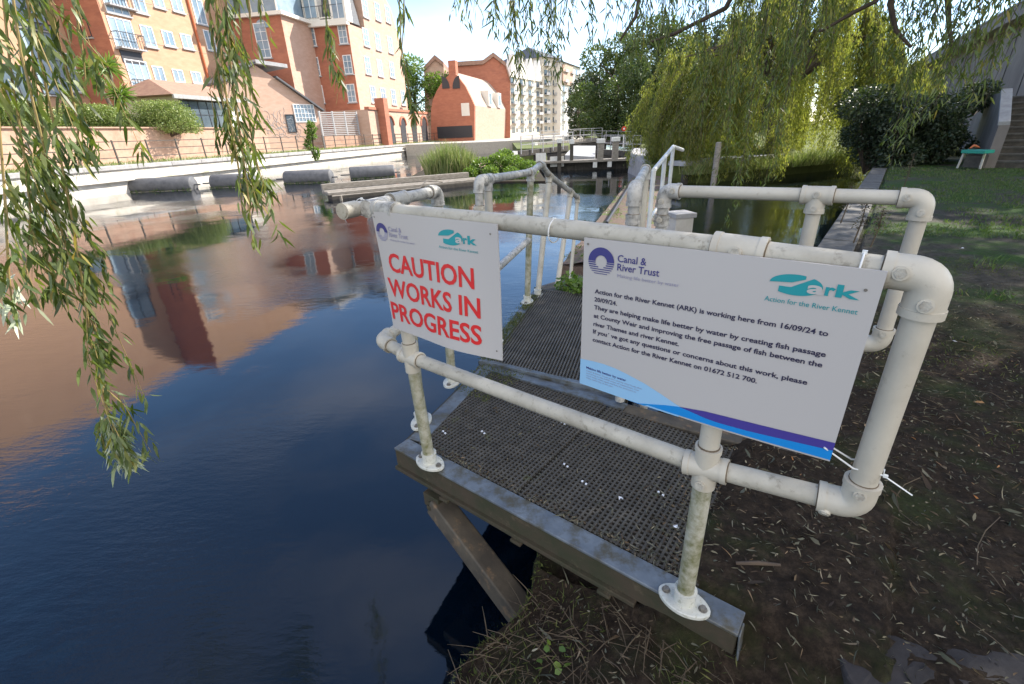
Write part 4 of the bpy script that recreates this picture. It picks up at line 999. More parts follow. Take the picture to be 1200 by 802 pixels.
# --- conservatory lean-to beside A
c0_ = at(224, 150, 38); c0_.z = 0
bc, fC_, sC_, dC, nC = building('garden_pavilion', 'low garden pavilion with a brown tiled roof and dark windows, next to the hedge', c0_, BD, 5.5, 5, TZ, 4.55, M['white_render'])
m = MB(); hh = 1.2; o_ = c0_-dC*1.3+nC*.5; L2 = 7.6
m.add([o_+V((0, 0, 4.55)), o_+dC*L2+V((0, 0, 4.55)), o_+dC*(L2-1)-nC*3.2+V((0, 0, 4.55+hh)), o_+dC*1.6-nC*3.2+V((0, 0, 4.55+hh)), o_-nC*6+V((0, 0, 4.55)), o_+dC*L2-nC*6+V((0, 0, 4.55))], [(0, 1, 2, 3), (3, 4, 0), (1, 5, 2), (3, 2, 5, 4), (0, 4, 5, 1)])
m.build('roof', M['tile_brown'], bc, sm=False)
m = MB(); m.box(o_+dC*L2/2+nC*.05+V((0, 0, 4.42)), dC, nC, (0, 0, 1), L2+.1, .14, .26); m.build('fascia', M['stone_dark'], bc, sm=False)
window(fC_, bc, 240, 135, 4.2, 1.9, 'frame_dark', 'glass', (4, 1), False)
# --- warehouse with sloping gable
w0_ = at(263, 160, 45); w0_.z = 0
wf = Face(w0_, (BD*.55+V((1, 0, 0))*.45).normalized(), V((0, 0, 0)))
wd_ = V((.62, .78, 0)).normalized(); wn = V((wd_.y, -wd_.x, 0)); wf = Face(w0_, wd_, wn)
bw = empty('brick_warehouse', (w0_.x, w0_.y, QZ), 'low sunlit brick building with a stepped slate roof sloping down to the right', 'building')
prof = [(262, 160), (262, 98), (298, 76), (322, 92), (376, 130), (378, 160)]
pts = [wf.at(*q) for q in prof]; pts[0].z = QZ; pts[-1].z = QZ
m = MB(); m.extrude(pts, -wn*7); m.build('wall', M['brick_pink'], bw, sm=False)
def roofslab(a, b, par, face, t=.16, over=.35, dep=7.4, mat_='slate', name='roof'):
    p, q = face.at(*a), face.at(*b); m = MB(); u = V((0, 0, t)); p = p+face.n*over; q = q+face.n*over
    m.extrude([p, q, q+u, p+u], -face.n*dep); m.build(name, M[mat_], par, sm=False)
roofslab((322, 91.5), (378, 131), bw, wf); roofslab((297, 75), (334, 80.5), bw, wf, .3, .5, 7.4, 'concrete_white'); roofslab((262, 97), (297, 75), bw, wf)
window(wf, bw, 341, 145, .9, 1.6, 'frame_dark', 'glass', (0, 0), False); window(wf, bw, 357, 133, 2.2, 1.6, 'frame_white', 'glass_blue', (5, 3), False)
m = MB()
for i in range(46):                               # faint paint scrawls on the wall
    p = wf.at(315+random.random()*36, 140+random.random()*18)+wn*.012; a = random.random()*6.28; pp = [p]
    for k in range(7): a += random.uniform(-1, 1); pp.append(pp[-1]+wd_*math.cos(a)*.16+V((0, 0, 1))*math.sin(a)*.16)
    m.tube(pp, .016, 4)
m.build('paint_scrawl', M['plaster_grey'], bw)
# louvred screen wall
s0 = at(377, 160, 48); s0.z = 0
sf = Face(s0, V((.55, .83, 0)).normalized(), V((.83, -.55, 0)).normalized()); e0, e1 = sf.at(377, 150), sf.at(420, 150)
scn = empty('louvred_screen', (e0.x, e0.y, QZ), 'pale louvred screen above a brick plinth, right of the warehouse', 'screen')
e0.z = e1.z = QZ; m = MB(); m.bar(e0+V((0, 0, .55)), e1+V((0, 0, .55)), .3, 1.1); m.build('plinth', M['brick_wall'], scn, sm=False)
zt_ = sf.at(377, 131).z; m = MB(); k = 0; z = QZ+1.2
while z < zt_: m.bar(e0+V((0, 0, z-QZ)), e1+V((0, 0, z-QZ)), .14, .07); z += .16
m.build('louvres', M['plaster_grey'], scn, sm=False)
m = MB()
for t in (0, .33, .66, 1): q = e0.lerp(e1, t); m.bar(V((q.x, q.y, QZ)), V((q.x, q.y, zt_+.05)), .12, .18, BD)
m.build('uprights', M['concrete_white'], scn, sm=False)
# --- B
B0_ = at(345, 100, 53); B0_.z = 0
bl = 5.5
bb, fB, sB, dB, nB = building('corner_tower', 'narrow red brick tower with a glazed top storey and one arched window', B0_, BD, bl, 9, QZ, at(345, 17, 53).z, M['cream'])
zB = at(345, 17, 53).z
m = MB(); m.prism([(q.x, q.y) for q in (B0_-dB*.04+nB*.0, B0_-dB*.002, B0_-dB*.002-nB*9, B0_-dB*.04-nB*9)], QZ, zB-.01); m.build('end_wall', M['brick_red'], bb, sm=False)  # redder end beside a paler river wall paints in how the sun falls
m = MB(); m.prism([(q.x, q.y) for q in (B0_-dB*.02+nB*.003, B0_+dB*bl+nB*.003, B0_+dB*bl-nB*.0, B0_-dB*.02-nB*.0)], QZ, zB-.01); m.build('river_wall', M['brick_pink'], bb, sm=False)
m = MB(); m.box(B0_+dB*(bl/2)-nB*4.5+V((0, 0, zB+.15)), dB, nB, (0, 0, 1), bl+.8, 9.8, .3); m.build('cornice', M['white_render'], bb, sm=False)
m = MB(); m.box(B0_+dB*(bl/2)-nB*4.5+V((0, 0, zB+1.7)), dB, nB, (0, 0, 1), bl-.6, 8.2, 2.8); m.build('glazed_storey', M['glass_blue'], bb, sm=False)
m = MB(); m.box(B0_+dB*(bl/2)-nB*4.5+V((0, 0, zB+3.3)), dB, nB, (0, 0, 1), bl+1, 9.8, .4)
for k in range(7): m.box(B0_+dB*.28-nB*(.45+k*1.35)+V((0, 0, zB+1.7)), dB, nB, (0, 0, 1), .1, .1, 2.8)
m.build('roof', M['white_render'], bb, sm=False)
window(sB, bb, 308, 48, 1.3, 2.9, 'frame_white', 'glass_blue', (1, 3), True, off=.04)
c_ = sB.at(308, 33)+sB.n*.05; m = MB(); m.extrude([c_+sB.d*(.68*math.cos(R(a)))+V((0, 0, .68*math.sin(R(a)))) for a in range(0, 181, 15)], sB.n*.05); m.build('arch_light', M['glass_blue'], bb, sm=False)
# --- C : converted mill with mansard
C0p = at(418, 100, 57); C0p.z = 0
cl_ = abs(lineint(475, 100, C0p, BD)); cl_ = min(cl_, 14)
cw_ = abs(lineint(353, 90, C0p, V((-BD.y, BD.x, 0))))
zC = at(415, 27, 57).z
bm_, fM, sM, dM, nM = building('converted_mill', 'five storey brick mill with a slate mansard roof and dormers, middle of the far bank', C0p, BD, cl_, cw_, QZ, zC, M['brick_pink'])
m = MB(); m.prism([(q.x, q.y) for q in (C0p-dM*.04, C0p-dM*.002, C0p-dM*.002-nM*cw_, C0p-dM*.04-nM*cw_)], QZ, zC-.01); m.build('end_wall', M['brick_red'], bm_, sm=False)  # shade on this camera-facing end is carried by the redder brick
m = MB(); m.box(C0p-dM*.25-nM*(cw_/2)+V((0, 0, zC+.1)), nM, dM, (0, 0, 1), cw_+.4, .6, .55); m.build('cornice', M['white_render'], bm_, sm=False)
m = MB(); ms = [C0p-nM*.3, C0p+dM*(cl_*.25)-nM*.3, C0p+dM*(cl_*.25)-nM*cw_, C0p-nM*cw_]; mt = [p+V((0, 0, zC+4.2)) for p in (C0p+dM*.9-nM*.9, C0p+dM*cl_*.25-nM*.9, C0p+dM*cl_*.25-nM*(cw_-.3), C0p+dM*.9-nM*(cw_-.3))]
m.add([p+V((0, 0, zC+.35)) for p in ms]+mt, [(3, 2, 1, 0), (4, 5, 6, 7), (0, 1, 5, 4), (1, 2, 6, 5), (2, 3, 7, 6), (3, 0, 4, 7)]); m.build('mansard_roof', M['slate'], bm_, sm=False)
for px in (366, 398):
    c = sM.at(px, 8)-sM.n*.1; m = MB(); m.box(c, sM.d, sM.n, (0, 0, 1), 1.7, 1.2, 2.6); o = m.build('dormer', M['white_render'], bm_, sm=False)
    m = MB(); m.box(c+sM.n*.61+V((0, 0, -.1)), sM.d, sM.n, (0, 0, 1), 1.2, .03, 1.9); m.build('pane', M['glass_blue'], o, sm=False)
    m = MB(); m.box(c+sM.n*.63+V((0, 0, -.1)), sM.d, sM.n, (0, 0, 1), .08, .03, 1.9); m.build('glazing_bar', M['frame_white'], o, sm=False)
balcony(sM, bm_, 382, 22, 4.6, .5, 1.0, 'frame_dark', 'white_render', 16)
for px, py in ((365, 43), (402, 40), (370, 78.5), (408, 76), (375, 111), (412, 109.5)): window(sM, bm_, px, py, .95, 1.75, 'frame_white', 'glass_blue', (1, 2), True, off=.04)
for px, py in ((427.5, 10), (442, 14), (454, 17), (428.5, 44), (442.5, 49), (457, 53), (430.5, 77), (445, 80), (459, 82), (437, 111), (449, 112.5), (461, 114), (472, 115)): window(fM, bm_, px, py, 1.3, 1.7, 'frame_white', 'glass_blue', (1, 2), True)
# gable above the lit river front
g0 = C0p+dM*(cl_*.28); g1 = C0p+dM*cl_; m = MB(); m.extrude([g0+V((0, 0, zC-.01)), g1+V((0, 0, zC-.01)), g0.lerp(g1, .8)+V((0, 0, zC+3.5)), g0.lerp(g1, .45)+V((0, 0, zC+5.5)), g0+V((0, 0, zC+5.0))], -nM*cw_); m.build('gable_wall', M['brick_pink'], bm_, sm=False)
# arcade wing
W0 = at(436, 163, 52); W0.z = 0; wl = abs(lineint(503, 160, W0, BD)); wl = min(wl, 24); zW = at(440, 128, 52).z
bq, fQ, sQ, dQ, nQ = building('arcade_wing', 'single storey brick wing with a row of arched openings, right of the mill', W0, BD, wl, 4, QZ, zW, M['brick_pink'])
m = MB(); m.box(W0+dQ*wl/2-nQ*.1+V((0, 0, zW+.12)), dQ, nQ, (0, 0, 1), wl+.1, .5, .24); m.build('coping', M['brick_red'], bq, sm=False)
for px, py, w_ in ((457, 147, 1.7), (472, 147, 1.5), (485, 148, 1.5), (497, 150, 2.0)):
    c = fQ.at(px, py); c.z = QZ+1.1; r_ = w_/2; z = V((0, 0, 1)); m = MB()
    pts = [c-dQ*r_-z*1.05, c+dQ*r_-z*1.05]+[c+dQ*(r_*math.cos(R(a)))+z*(.9+r_*math.sin(R(a))) for a in range(0, 181, 15)]
    m.extrude([p+nQ*.004 for p in pts], nQ*.04); o = m.build('arched_door', M['frame_dark'], bq, sm=False)
    m = MB(); m.tube([c+nQ*.05+dQ*((r_+.12)*math.cos(R(a)))+z*(.9+(r_+.12)*math.sin(R(a))) for a in range(0, 181, 12)], .13, 6); m.build('brick_arch', M['brick_red'], o, sm=False)
m = MB(); q = fQ.at(446, 140); m.box(V((q.x, q.y, QZ+2.2))+nQ*.3, dQ, nQ, (0, 0, 1), 1.0, 1.0, 4.6); m.build('chimney', M['brick_red'], bq, sm=False)
# --- D : gambrel brick house
D0_ = at(556, 163, 70); D0_.z = 0
dw = abs(lineint(503, 150, D0_, V((-1, .12, 0)).normalized())); DD = V((.28, .96, 0)).normalized(); DN = V((DD.y, -DD.x, 0))
fD = Face(D0_, -DN, -DD)
bd_ = empty('gambrel_house', (D0_.x, D0_.y, QZ), 'red brick house with a curved gambrel gable and chimney, beyond the arcade', 'building')
gp = [(505, 165), (505, 130), (507, 118), (512, 106), (519, 95), (530, 84), (536, 89), (545, 101), (551, 113), (556, 124), (556, 165)]
gpts = [fD.at(*q) for q in gp]; gpts[0].z = gpts[-1].z = QZ-.1
sl_ = min(abs(lineint(597, 150, D0_, DD)), 22)
m = MB(); m.extrude(gpts, DD*.4); m.build('gable_wall', M['brick_red'], bd_, sm=False)
m = MB(); body = [gpts[0], gpts[1], gpts[9], gpts[10]]; m.extrude([p+DD*.41 for p in body], DD*(sl_-.41)); m.build('side_wall', M['brick_pink'], bd_, sm=False)
m = MB(); m.extrude([p+DD*.405 for p in gpts[1:10]], DD*(sl_-.4)); m.build('roof', M['tile_pale'], bd_, sm=False)
c = fD.at(529, 79); m = MB(); m.box(c+DD*.6+V((0, 0, -.3)), DN, DD, (0, 0, 1), 1.0, .9, 2.2); m.build('chimney', M['brick_red'], bd_, sm=False)
for s_, px in ((1, 522.3), (-1, 535.5)):
    c = fD.at(px, 104)-DD*.02; m = MB(); r_ = 1.15
    m.extrude([c+DN*(s_*(-.45)*1.0)]+[c+DN*(-s_*.45+s_*1.05*math.sin(R(a)))*1+V((0, 0, 1.5*math.cos(R(a)))) for a in range(0, 91, 15)], -DD*.05); m.build('quarter_window', M['frame_dark'], bd_, sm=False)
panel(fD, bd_, 545.5, 128.5, 1.15, 1.55, M['white_render'], 'sign_panel')
panel(fD, bd_, 533, 155, 5.2, 1.5, M['frame_dark'], 'dark_windows')
fD2 = Face(D0_, DD, DN)
for px, py in ((560, 129.5), (566, 130), (572, 130.5), (578, 131), (584, 131.5), (590, 132), (561, 148), (566.5, 148), (572, 148.5), (577, 149), (582, 149), (587, 149.5), (592, 150)):
    window(fD2, bd_, px, py, .75, 1.2 if py > 140 else .7, 'frame_dark', 'glass', (0, 0), False)
for px, py in ((571, 116), (582, 118)):
    c = fD2.at(px, py)-DN*.3; m = MB(); m.box(c, DD, DN, (0, 0, 1), 1.6, 1.6, 2.0); o = m.build('dormer', M['white_render'], bd_, sm=False); m = MB(); m.box(c+DN*.81, DD, DN, (0, 0, 1), 1.1, .03, 1.4); m.build('pane', M['glass'], o, sm=False)
# small gatehouse fence in front of D
# --- E : pale pink gabled terrace behind
E0 = at(548, 100, 84); E0.z = 0
fE = Face(E0, V((1, .10, 0)).normalized(), V((.10, -1, 0)).normalized())
be = empty('pink_gabled_block', (E0.x, E0.y, QZ), 'pinkish brick block with stepped gables behind the gambrel house', 'building')
for k, prof in enumerate(([(534, 160), (534, 78), (566, 76), (578, 67), (592, 78), (598, 97), (598, 160)],)):
    pts = [fE.at(*q) for q in prof]; pts[0].z = pts[-1].z = QZ; m = MB(); m.extrude(pts, -fE.n*12); m.build('wall', M['brick_red'] if k == 0 else M['brick_pink'], be, sm=False)
    m = MB(); tp = pts[1:-1]; m.extrude([p+V((0, 0, .02))+fE.n*.3 for p in tp]+[p+V((0, 0, .6))+fE.n*.3 for p in tp[::-1]], -fE.n*12.5); m.build('roof', M['tile_brown'], be, sm=False)
pts = [fE.at(*q) for q in ((497, 150), (497, 84), (510, 70), (520, 78), (520, 150))]; pts[0].z = pts[-1].z = QZ
e2 = empty('distant_gable_house', (pts[0].x, pts[0].y, QZ), 'dull pink gable end peeping above the trees left of the chimney', 'building')
m = MB(); m.extrude(pts, V((0, 12, 0))); m.build('wall', M['brick_pink'], e2, sm=False); m = MB(); m.extrude([p-V((0, .3, 0)) for p in pts[1:4]]+[p-V((0, .3, -.6)) for p in pts[3:0:-1]], V((0, 12.5, 0))); m.build('roof', M['tile_brown'], e2, sm=False)
# --- F: white balconied apartment towers
def apartment(label, x0, x1, ytop, Y0, Y1, cols, rows, mat_, roof, gabled=False, brick=False):
    a, b = at(x0, 160, Y0), at(x1, 160, Y1); a.z = b.z = 0; d = (b-a).normalized(); n = V((d.y, -d.x, 0)); L = (b-a).length
    f = Face(a, d, n); zt = f.at((x0+x1)/2, ytop).z
    r = empty('riverside_flats', (a.x, a.y, QZ-.3), label, 'building', 'pale balconied flats in the distance')
    m = MB(); m.prism([(q.x, q.y) for q in (a, b, b-n*7, a-n*7)], -.2, zt); m.build('wall', mat_, r, sm=False)
    m = MB()
    if gabled:
        for i in range(cols):
            c0 = a.lerp(b, (i+.06)/cols); c1 = a.lerp(b, (i+.94)/cols); m.extrude([c0+n*.25+V((0, 0, zt-.3)), c1+n*.25+V((0, 0, zt-.3)), c0.lerp(c1, .5)+n*.25+V((0, 0, zt+3.4))], -n*1.2)
        m.build('roof_gables', M['white_render'], r, sm=False)
    else:
        c = a.lerp(b, .5)-n*6; m.add([p+V((0, 0, zt)) for p in (a+n*.5-d*.5, b+n*.5+d*.5, b-n*12.5+d*.5, a-n*12.5-d*.5)]+[c+V((0, 0, zt+2.6))], [(0, 1, 4), (1, 2, 4), (2, 3, 4), (3, 0, 4), (3, 2, 1, 0)]); m.build('roof', M[roof], r, sm=False)
    if brick:
        c = f.at(x0+(x1-x0)*.35, ytop); m = MB(); m.box(c+n*.2+V((0, 0, -2.0)), d, n, (0, 0, 1), L*.5, .3, 3.6); m.build('brick_panel', M['brick_pink'], r, sm=False)
    hh = (zt-QZ)/(rows+.3)
    for i in range(cols):
        c = a.lerp(b, (i+.5)/cols)
        for j in range(rows):
            z = QZ+.3+hh*(j+.55); g = MB(); q = V((c.x, c.y, z)); wv = L/cols
            g.box(q+n*.02-d*wv*.12, d, n, (0, 0, 1), wv*.34, .05, hh*.58); o = g.build('window', M['glass'], r, sm=False)
            if j > 0:
                g = MB(); g.box(q+n*.35-d*wv*.02-V((0, 0, hh*.30)), d, n, (0, 0, 1), wv*.52, .7, .14); o = g.build('balcony', M['concrete_white'], r, sm=False)
                g = MB(); g.box(q+n*.68-d*wv*.02-V((0, 0, hh*.16)), d, n, (0, 0, 1), wv*.52, .05, hh*.26); g.build('railing', M['plaster_grey'], o, sm=False)
            g = MB(); g.box(q+n*.02+d*wv*.28, d, n, (0, 0, 1), wv*.16, .05, hh*.4); g.build('window', M['glass'], r, sm=False)
    return r
apartment('long cream riverside flats with a row of pointed white gables', 598, 644, 92, 96, 112, 5, 6, M['cream'], 'slate', True)
apartment('cream flats tower with a hipped slate roof, left of the last tower', 636, 655, 68, 108, 112, 2, 8, M['cream'], 'slate')
apartment('white flats tower with a brick panel near its top', 657, 678, 76, 110, 122, 3, 7, M['white_render'], 'slate', brick=True)
apartment('low grey office block at the end of the river vista', 680, 702, 103, 135, 138, 3, 4, M['plaster_grey'], 'slate')
# ---- trees behind the buildings and beyond the lock
def tree(name, label, base_px, Y, H, crown, n, leaf, mat_, trunk_r=.25, group=None, cat='tree', z0=.4):
    p = at(base_px[0], base_px[1], Y); p.z = z0; r = empty(name, p, label, cat, group)
    cl = [(p.x+a, p.y+b, z0+c, s) for a, b, c, s in crown]
    clumps(cl, n, leaf, .62).build('crown', mat_, r); m = MB()
    m.tube([p, p+V((.1, 0, H*.3)), p+V((0, .1, H*.62))], [trunk_r, trunk_r*.75, trunk_r*.4], 10)
    for q in cl[::2]: m.tube([p+V((0, 0, H*random.uniform(.25, .5))), V((q[0], q[1], q[2]))], [trunk_r*.35, .04], 6)
    m.build('trunk', M['bark'], r); return r
def blobcrown(w_, h_, zb, k, rmin, rmax):
    out = []
    for i in range(k):
        a = random.uniform(0, 6.283); f = random.random()**.5; zz = random.random(); prof = math.sin(math.pi*(.15+.8*zz))**.6
        out.append((math.cos(a)*f*w_*prof, math.sin(a)*f*w_*prof*.8, zb+zz*h_, random.uniform(rmin, rmax)))
    return out
G_ = 'trees beyond the lock'
tree('broadleaf_tree', 'dark rounded tree beside the grey office block', (693, 160), 78, 9, blobcrown(3.6, 7.0, .8, 26, 1.0, 1.8), 13000, .30, M['dark_leaf'], group=G_)
tree('broadleaf_tree', 'pale green small tree just right of the white flats', (678, 160), 74, 6, blobcrown(1.7, 4.6, .6, 14, .6, 1.1), 6000, .24, M['tree_leaf'], group=G_)
tree('broadleaf_tree', 'broad mid green tree above the lock gates', (722, 162), 62, 12, blobcrown(4.6, 9.0, .8, 40, 1.0, 1.9), 24000, .28, M['tree_leaf'], group=G_)
tree('broadleaf_tree', 'tall green tree with a ragged top, left of the willow', (762, 164), 55, 13, blobcrown(5.0, 9.5, .6, 44, 1.0, 1.9), 26000, .26, M['tree_leaf'], group=G_)
tree('broadleaf_tree', 'dark tree standing behind the middle of the willow', (830, 160), 58, 13, blobcrown(7.0, 9.5, .6, 44, 1.1, 2.2), 18000, .34, M['dark_leaf'], group=G_)
tree('broadleaf_tree', 'deep green tree behind the right half of the willow', (930, 150), 52, 12, blobcrown(7.0, 8.5, .6, 44, 1.1, 2.2), 18000, .34, M['dark_leaf'], group=G_)
tree('broadleaf_tree', 'bright tree showing in the gap between the mill and the gambrel house', (490, 150), 84, 12, blobcrown(5.5, 9.0, 2.5, 30, 1.2, 2.0), 14000, .34, M['bush_leaf'])

# ================================================================== LOCK AND ISLAND
# land on which the gambrel house and the flats stand, beyond the bend
pts = [bank(40, .6), bank(22, -.3), at(575, 172, 56), at(632, 170, 56), at(668, 166, 75), at(676, 163, 100), at(700, 160, 150), (60, 240, 0), (-60, 240, 0), bank(30, 3)]
slab_poly('lockside_ground', pts, -1.7, QZ-.04, M['path'])
lw0, lw1 = at(604, 196, 33.5), at(664, 190, 33.5)
slab_poly('lock_mound', [at(606, 180, 35), at(640, 180, 34), at(668, 176, 40), at(668, 170, 60), at(600, 170, 60)], -1.7, .28, M['rough_grass'])
isl = [at(745, 203, 24.2), at(757, 214, 20.0), at(822, 214, 18.8), at(905, 204, 20.4), at(1000, 196, 22.5), at(1080, 190, 30), (75, 60, 0), (75, 240, 0), (20, 240, 0), at(752, 180, 60), at(748, 190, 29.0)]
slab_poly('island_ground', isl, -1.7, -.10, M['rough_grass'])
m = MB()                         # gently rising grass behind the landing edge
rise = [at(765, 205, 22.5), at(905, 195, 23.5), at(1040, 190, 28), (70, 62, 0), (70, 230, 0), (24, 230, 0), at(757, 180, 60)]
top = [at(775, 195, 27), at(900, 188, 29), at(1030, 182, 34), (68, 66, 0), (68, 226, 0), (26, 226, 0), at(762, 175, 62)]
n = len(rise); vs = [(p[0], p[1], -.12) for p in rise]+[(p[0], p[1], .55) for p in top]
m.add(vs, [tuple(range(n, 2*n))]+[(i, (i+1) % n, n+(i+1) % n, n+i) for i in range(n)])
tag(m.build('island_bank', M['rough_grass'], None, sm=False), kind='structure')
acc = Acc(); n = 14000; a_, b_, c_ = at(762, 210, 21), at(905, 203, 21.2), at(1010, 190, 24)
t = rng.uniform(0, 1, n); q = rng.uniform(0, 1, n)**1.5*7; P = np.array([tuple(a_.lerp(b_, float(x)*1.0)) for x in t]); P[:, 1] += q; P[:, 0] += q*.25; P[:, 2] = -.1+np.clip((q-2)/4, 0, 1)*.62
acc.add(*leaves_diamond(P, rnd_unit(n)*.6+np.array([0, 0, 1.]), rng.uniform(.12, .34, n), rng.uniform(.02, .05, n)))
tag(acc.build('island_grass', M['grass_blade']), 'rough sunlit grass on the island bank behind the willow', 'grass', kind='stuff')
# landing edge on the island: pale boards on piles
il = empty('island_landing', at(830, 210, 19), 'pale concrete landing edge on dark piles along the island, behind the willow fronds', 'landing stage')
e0, e1 = at(792, 200, 19.0), at(908, 187, 21.5); e0.z = e1.z = .02; dd = (e1-e0).normalized(); dn_ = V((dd.y, -dd.x, 0))
m = MB(); m.bar(e0, e1, .9, .16); m.build('edge_slab', M['concrete_white'], il, sm=False)
m = MB()
for k in range(9): q = e0.lerp(e1, (k+.3)/9)+dn_*.3; m.bar(V((q.x, q.y, -1.6)), V((q.x, q.y, -.06)), .18, .18, dd)
m.build('piles', M['wood_dark'], il, sm=False)
def postthing(name, label, px, Y, z0, z1, r, mat_, cat='post', group=None):
    p = at(px, 200, Y); m = MB(); m.tube([V((p.x, p.y, z0)), V((p.x, p.y, z1))], r, 12); m.tube([V((p.x, p.y, z1)), V((p.x, p.y, z1+.03))], [r, r*.5], 12)
    return tag(m.build(name, mat_, None), label, cat, group)
postthing('mooring_pile', 'leaning pale timber pile at the island landing, behind the willow fronds', 838, 17.6, -1.6, .75, .10, M['wood'])
# cobbled nose of the island
m = MB(); nose = [at(734, 198, 24.6), at(748, 206, 21.3), at(768, 206, 20.6), at(772, 196, 24), at(765, 190, 29), at(742, 190, 29)]
n = len(nose); vs = [(p.x+(.0), p.y, -1.6) for p in nose]+[(p.x+.25*(1 if i < 3 else 0), p.y+.3, .25 if i in (0, 4, 5) else .0) for i, p in enumerate(nose)]
m.add(vs, [tuple(range(n))[::-1], tuple(range(n, 2*n))]+[(i, (i+1) % n, n+(i+1) % n, n+i) for i in range(n)]); tag(m.build('stone_pier', M['stone_dark'], None, sm=False, bevel=.12), 'rounded cobbled stone pier nose at the right end of the lock boardwalk', 'pier')
# lock head: dark wall, boardwalk, posts, gates
lkY = 27.6
lk = empty('lock_basin', at(690, 195, lkY), 'dark timber lock head wall with a pale boardwalk along its top', 'lock')
zb = at(700, 188, lkY).z
xa, xb = at(622, 190, lkY).x, at(752, 190, lkY).x
m = MB(); m.box(((xa+xb)/2, lkY+.35, (zb-1.7)/2), (1, 0, 0), (0, 1, 0), (0, 0, 1), xb-xa, .5, zb+1.7-.1)
for k in range(16): m.box((xa+(xb-xa)*(k+.5)/16, lkY+.06, (zb-1.7)/2-.1), (1, 0, 0), (0, 1, 0), (0, 0, 1), .13, .1, zb+1.5)
m.build('wall', M['wood_dark'], lk, sm=False)
m = MB(); m.box(((xa+xb)/2+.5, lkY-.05, zb), (1, 0, 0), (0, 1, 0), (0, 0, 1), xb-xa+1.6, .75, .12); m.build('boardwalk', M['wood'], lk, sm=False, bevel=.01)
for px in (697, 714):
    c = at(px, 192, lkY-.3); m = MB(); m.box((c.x, lkY-.36, zb-.2), (1, 0, 0), (0, 1, 0), (0, 0, 1), .22, .10, .30); m.build('bracket', M['white_paint'], lk, sm=False)
for px0, px1, y in ((628, 640, 186), (645, 661, 190)):
    a, b = at(px0, y, lkY-.2), at(px1, y, lkY-.2); m = MB(); m.box(((a.x+b.x)/2, lkY-.13, a.z), (1, 0, 0), (0, 1, 0), (0, 0, 1), b.x-a.x, .06, .52); m.build('white_board', M['white_paint'], lk, sm=False)
def lockpost(px, y0, y1, label, w_=.2, dark=False, dY=0):
    Y = lkY-.25+dY; a, b = at(px, y0, Y), at(px, y1, Y); r = empty('lock_post', (a.x, a.y, b.z), label, 'post', 'posts on the lock boardwalk')
    m = MB(); m.bar(V((a.x, a.y, b.z)), V((a.x, a.y, a.z)), w_, w_, (0, 1, 0)); m.build('shaft', M['wood_dark'] if dark else M['wood'], r, sm=False, bevel=.01)
    m = MB(); m.bar(V((a.x, a.y, a.z)), V((a.x, a.y, a.z+.22)), w_*1.35, w_*1.35, (0, 1, 0)); m.build('cap', M['white_paint'], r, sm=False, bevel=.02)
lockpost(655.5, 168, 203, 'dark post standing in the water at the lock, second from the left', .2, True)
lockpost(670, 169, 190, 'dark timber post on the boardwalk, between the two white boards and the paired posts', .18, True)
lockpost(704, 168, 188, 'pale capped post on the boardwalk, left one of the pair', .3)
lockpost(721.5, 166, 188, 'pale capped post on the boardwalk, right one of the pair', .3)
def gate(label, pL, pR, Yl, Yr, ytop, hgt, beam='wood_dark'):
    a, b = at(pL[0], pL[1], Yl), at(pR[0], pR[1], Yr); d = (b-a); r = empty('lock_gate', (a.x, a.y, a.z-hgt), label, 'lock gate', 'lock gates')
    m = MB(); m.bar(a, b, .34, .36); m.build('balance_beam', M[beam], r, sm=False, bevel=.02)
    m = MB(); dn = d.normalized(); m.bar(a-dn*.35, a+dn*.02, .37, .39); m.build('beam_end', M['white_paint'], r, sm=False)
    c0 = a.lerp(b, .35); m = MB(); c1 = b-V((0, 0, hgt/2)); cc = c0.lerp(b, .5)-V((0, 0, hgt/2+.2)); m.box(cc, dn, V((-dn.y, dn.x, 0)), (0, 0, 1), (b-c0).length, .22, hgt); m.build('gate_leaf', M['wood_dark'], r, sm=False)
    m = MB(); z = V((0, 0, 1)); off = V((-dn.y, dn.x, 0))*-.5
    for h in (.55, 1.05): m.bar(a+off+z*h, b+off+z*h, .04, .04)
    for k in range(6): p = a.lerp(b, k/5)+off; m.bar(p, p+z*1.05, .045, .045, dn)
    m.build('handrail', M['concrete_white'], r, sm=False)
gate('lock gate with white handrails reaching left towards the reeds', (604, 181), (664, 174), 32, 36, 0, 1.3)
gate('lock gate with a dark beam beside the paired pale posts', (742, 181), (700, 178), 31, 35, 0, 1.3)
gate('far lock gate with a pale beam, in the middle of the vista', (628, 170), (700, 164), 42, 50, 0, 1.2, 'wood')
gate('farthest lock gate at the foot of the trees', (735, 168), (668, 165), 50, 56, 0, 1.2, 'wood_dark')
# pale lit ramp of the lock chamber side
m = MB(); m.extrude([at(662, 182, 33), at(697, 184, 33), at(698, 171, 40), at(672, 171, 40)], V((0, 0, -1.6))); tag(m.build('lock_ramp', M['concrete_white'], None, sm=False), kind='structure')
sp = at(731, 158, 38); r = empty('lock_sign', (sp.x, sp.y, .2), 'small red round sign on a post in front of the trees by the lock', 'sign')
m = MB(); m.tube([V((sp.x, sp.y, .0)), sp], .04, 8); m.build('post', M['white_paint'], r)
m = MB(); q = at(731, 151, 38); m.tube([q+V((0, -.05, 0)), q+V((0, -.09, 0))], .17, 20); m.build('disc', M['red_paint'], r); m = MB(); m.tube([q+V((0, -.085, 0)), q+V((0, -.10, 0))], .07, 16); m.build('disc_centre', M['white_paint'], r)

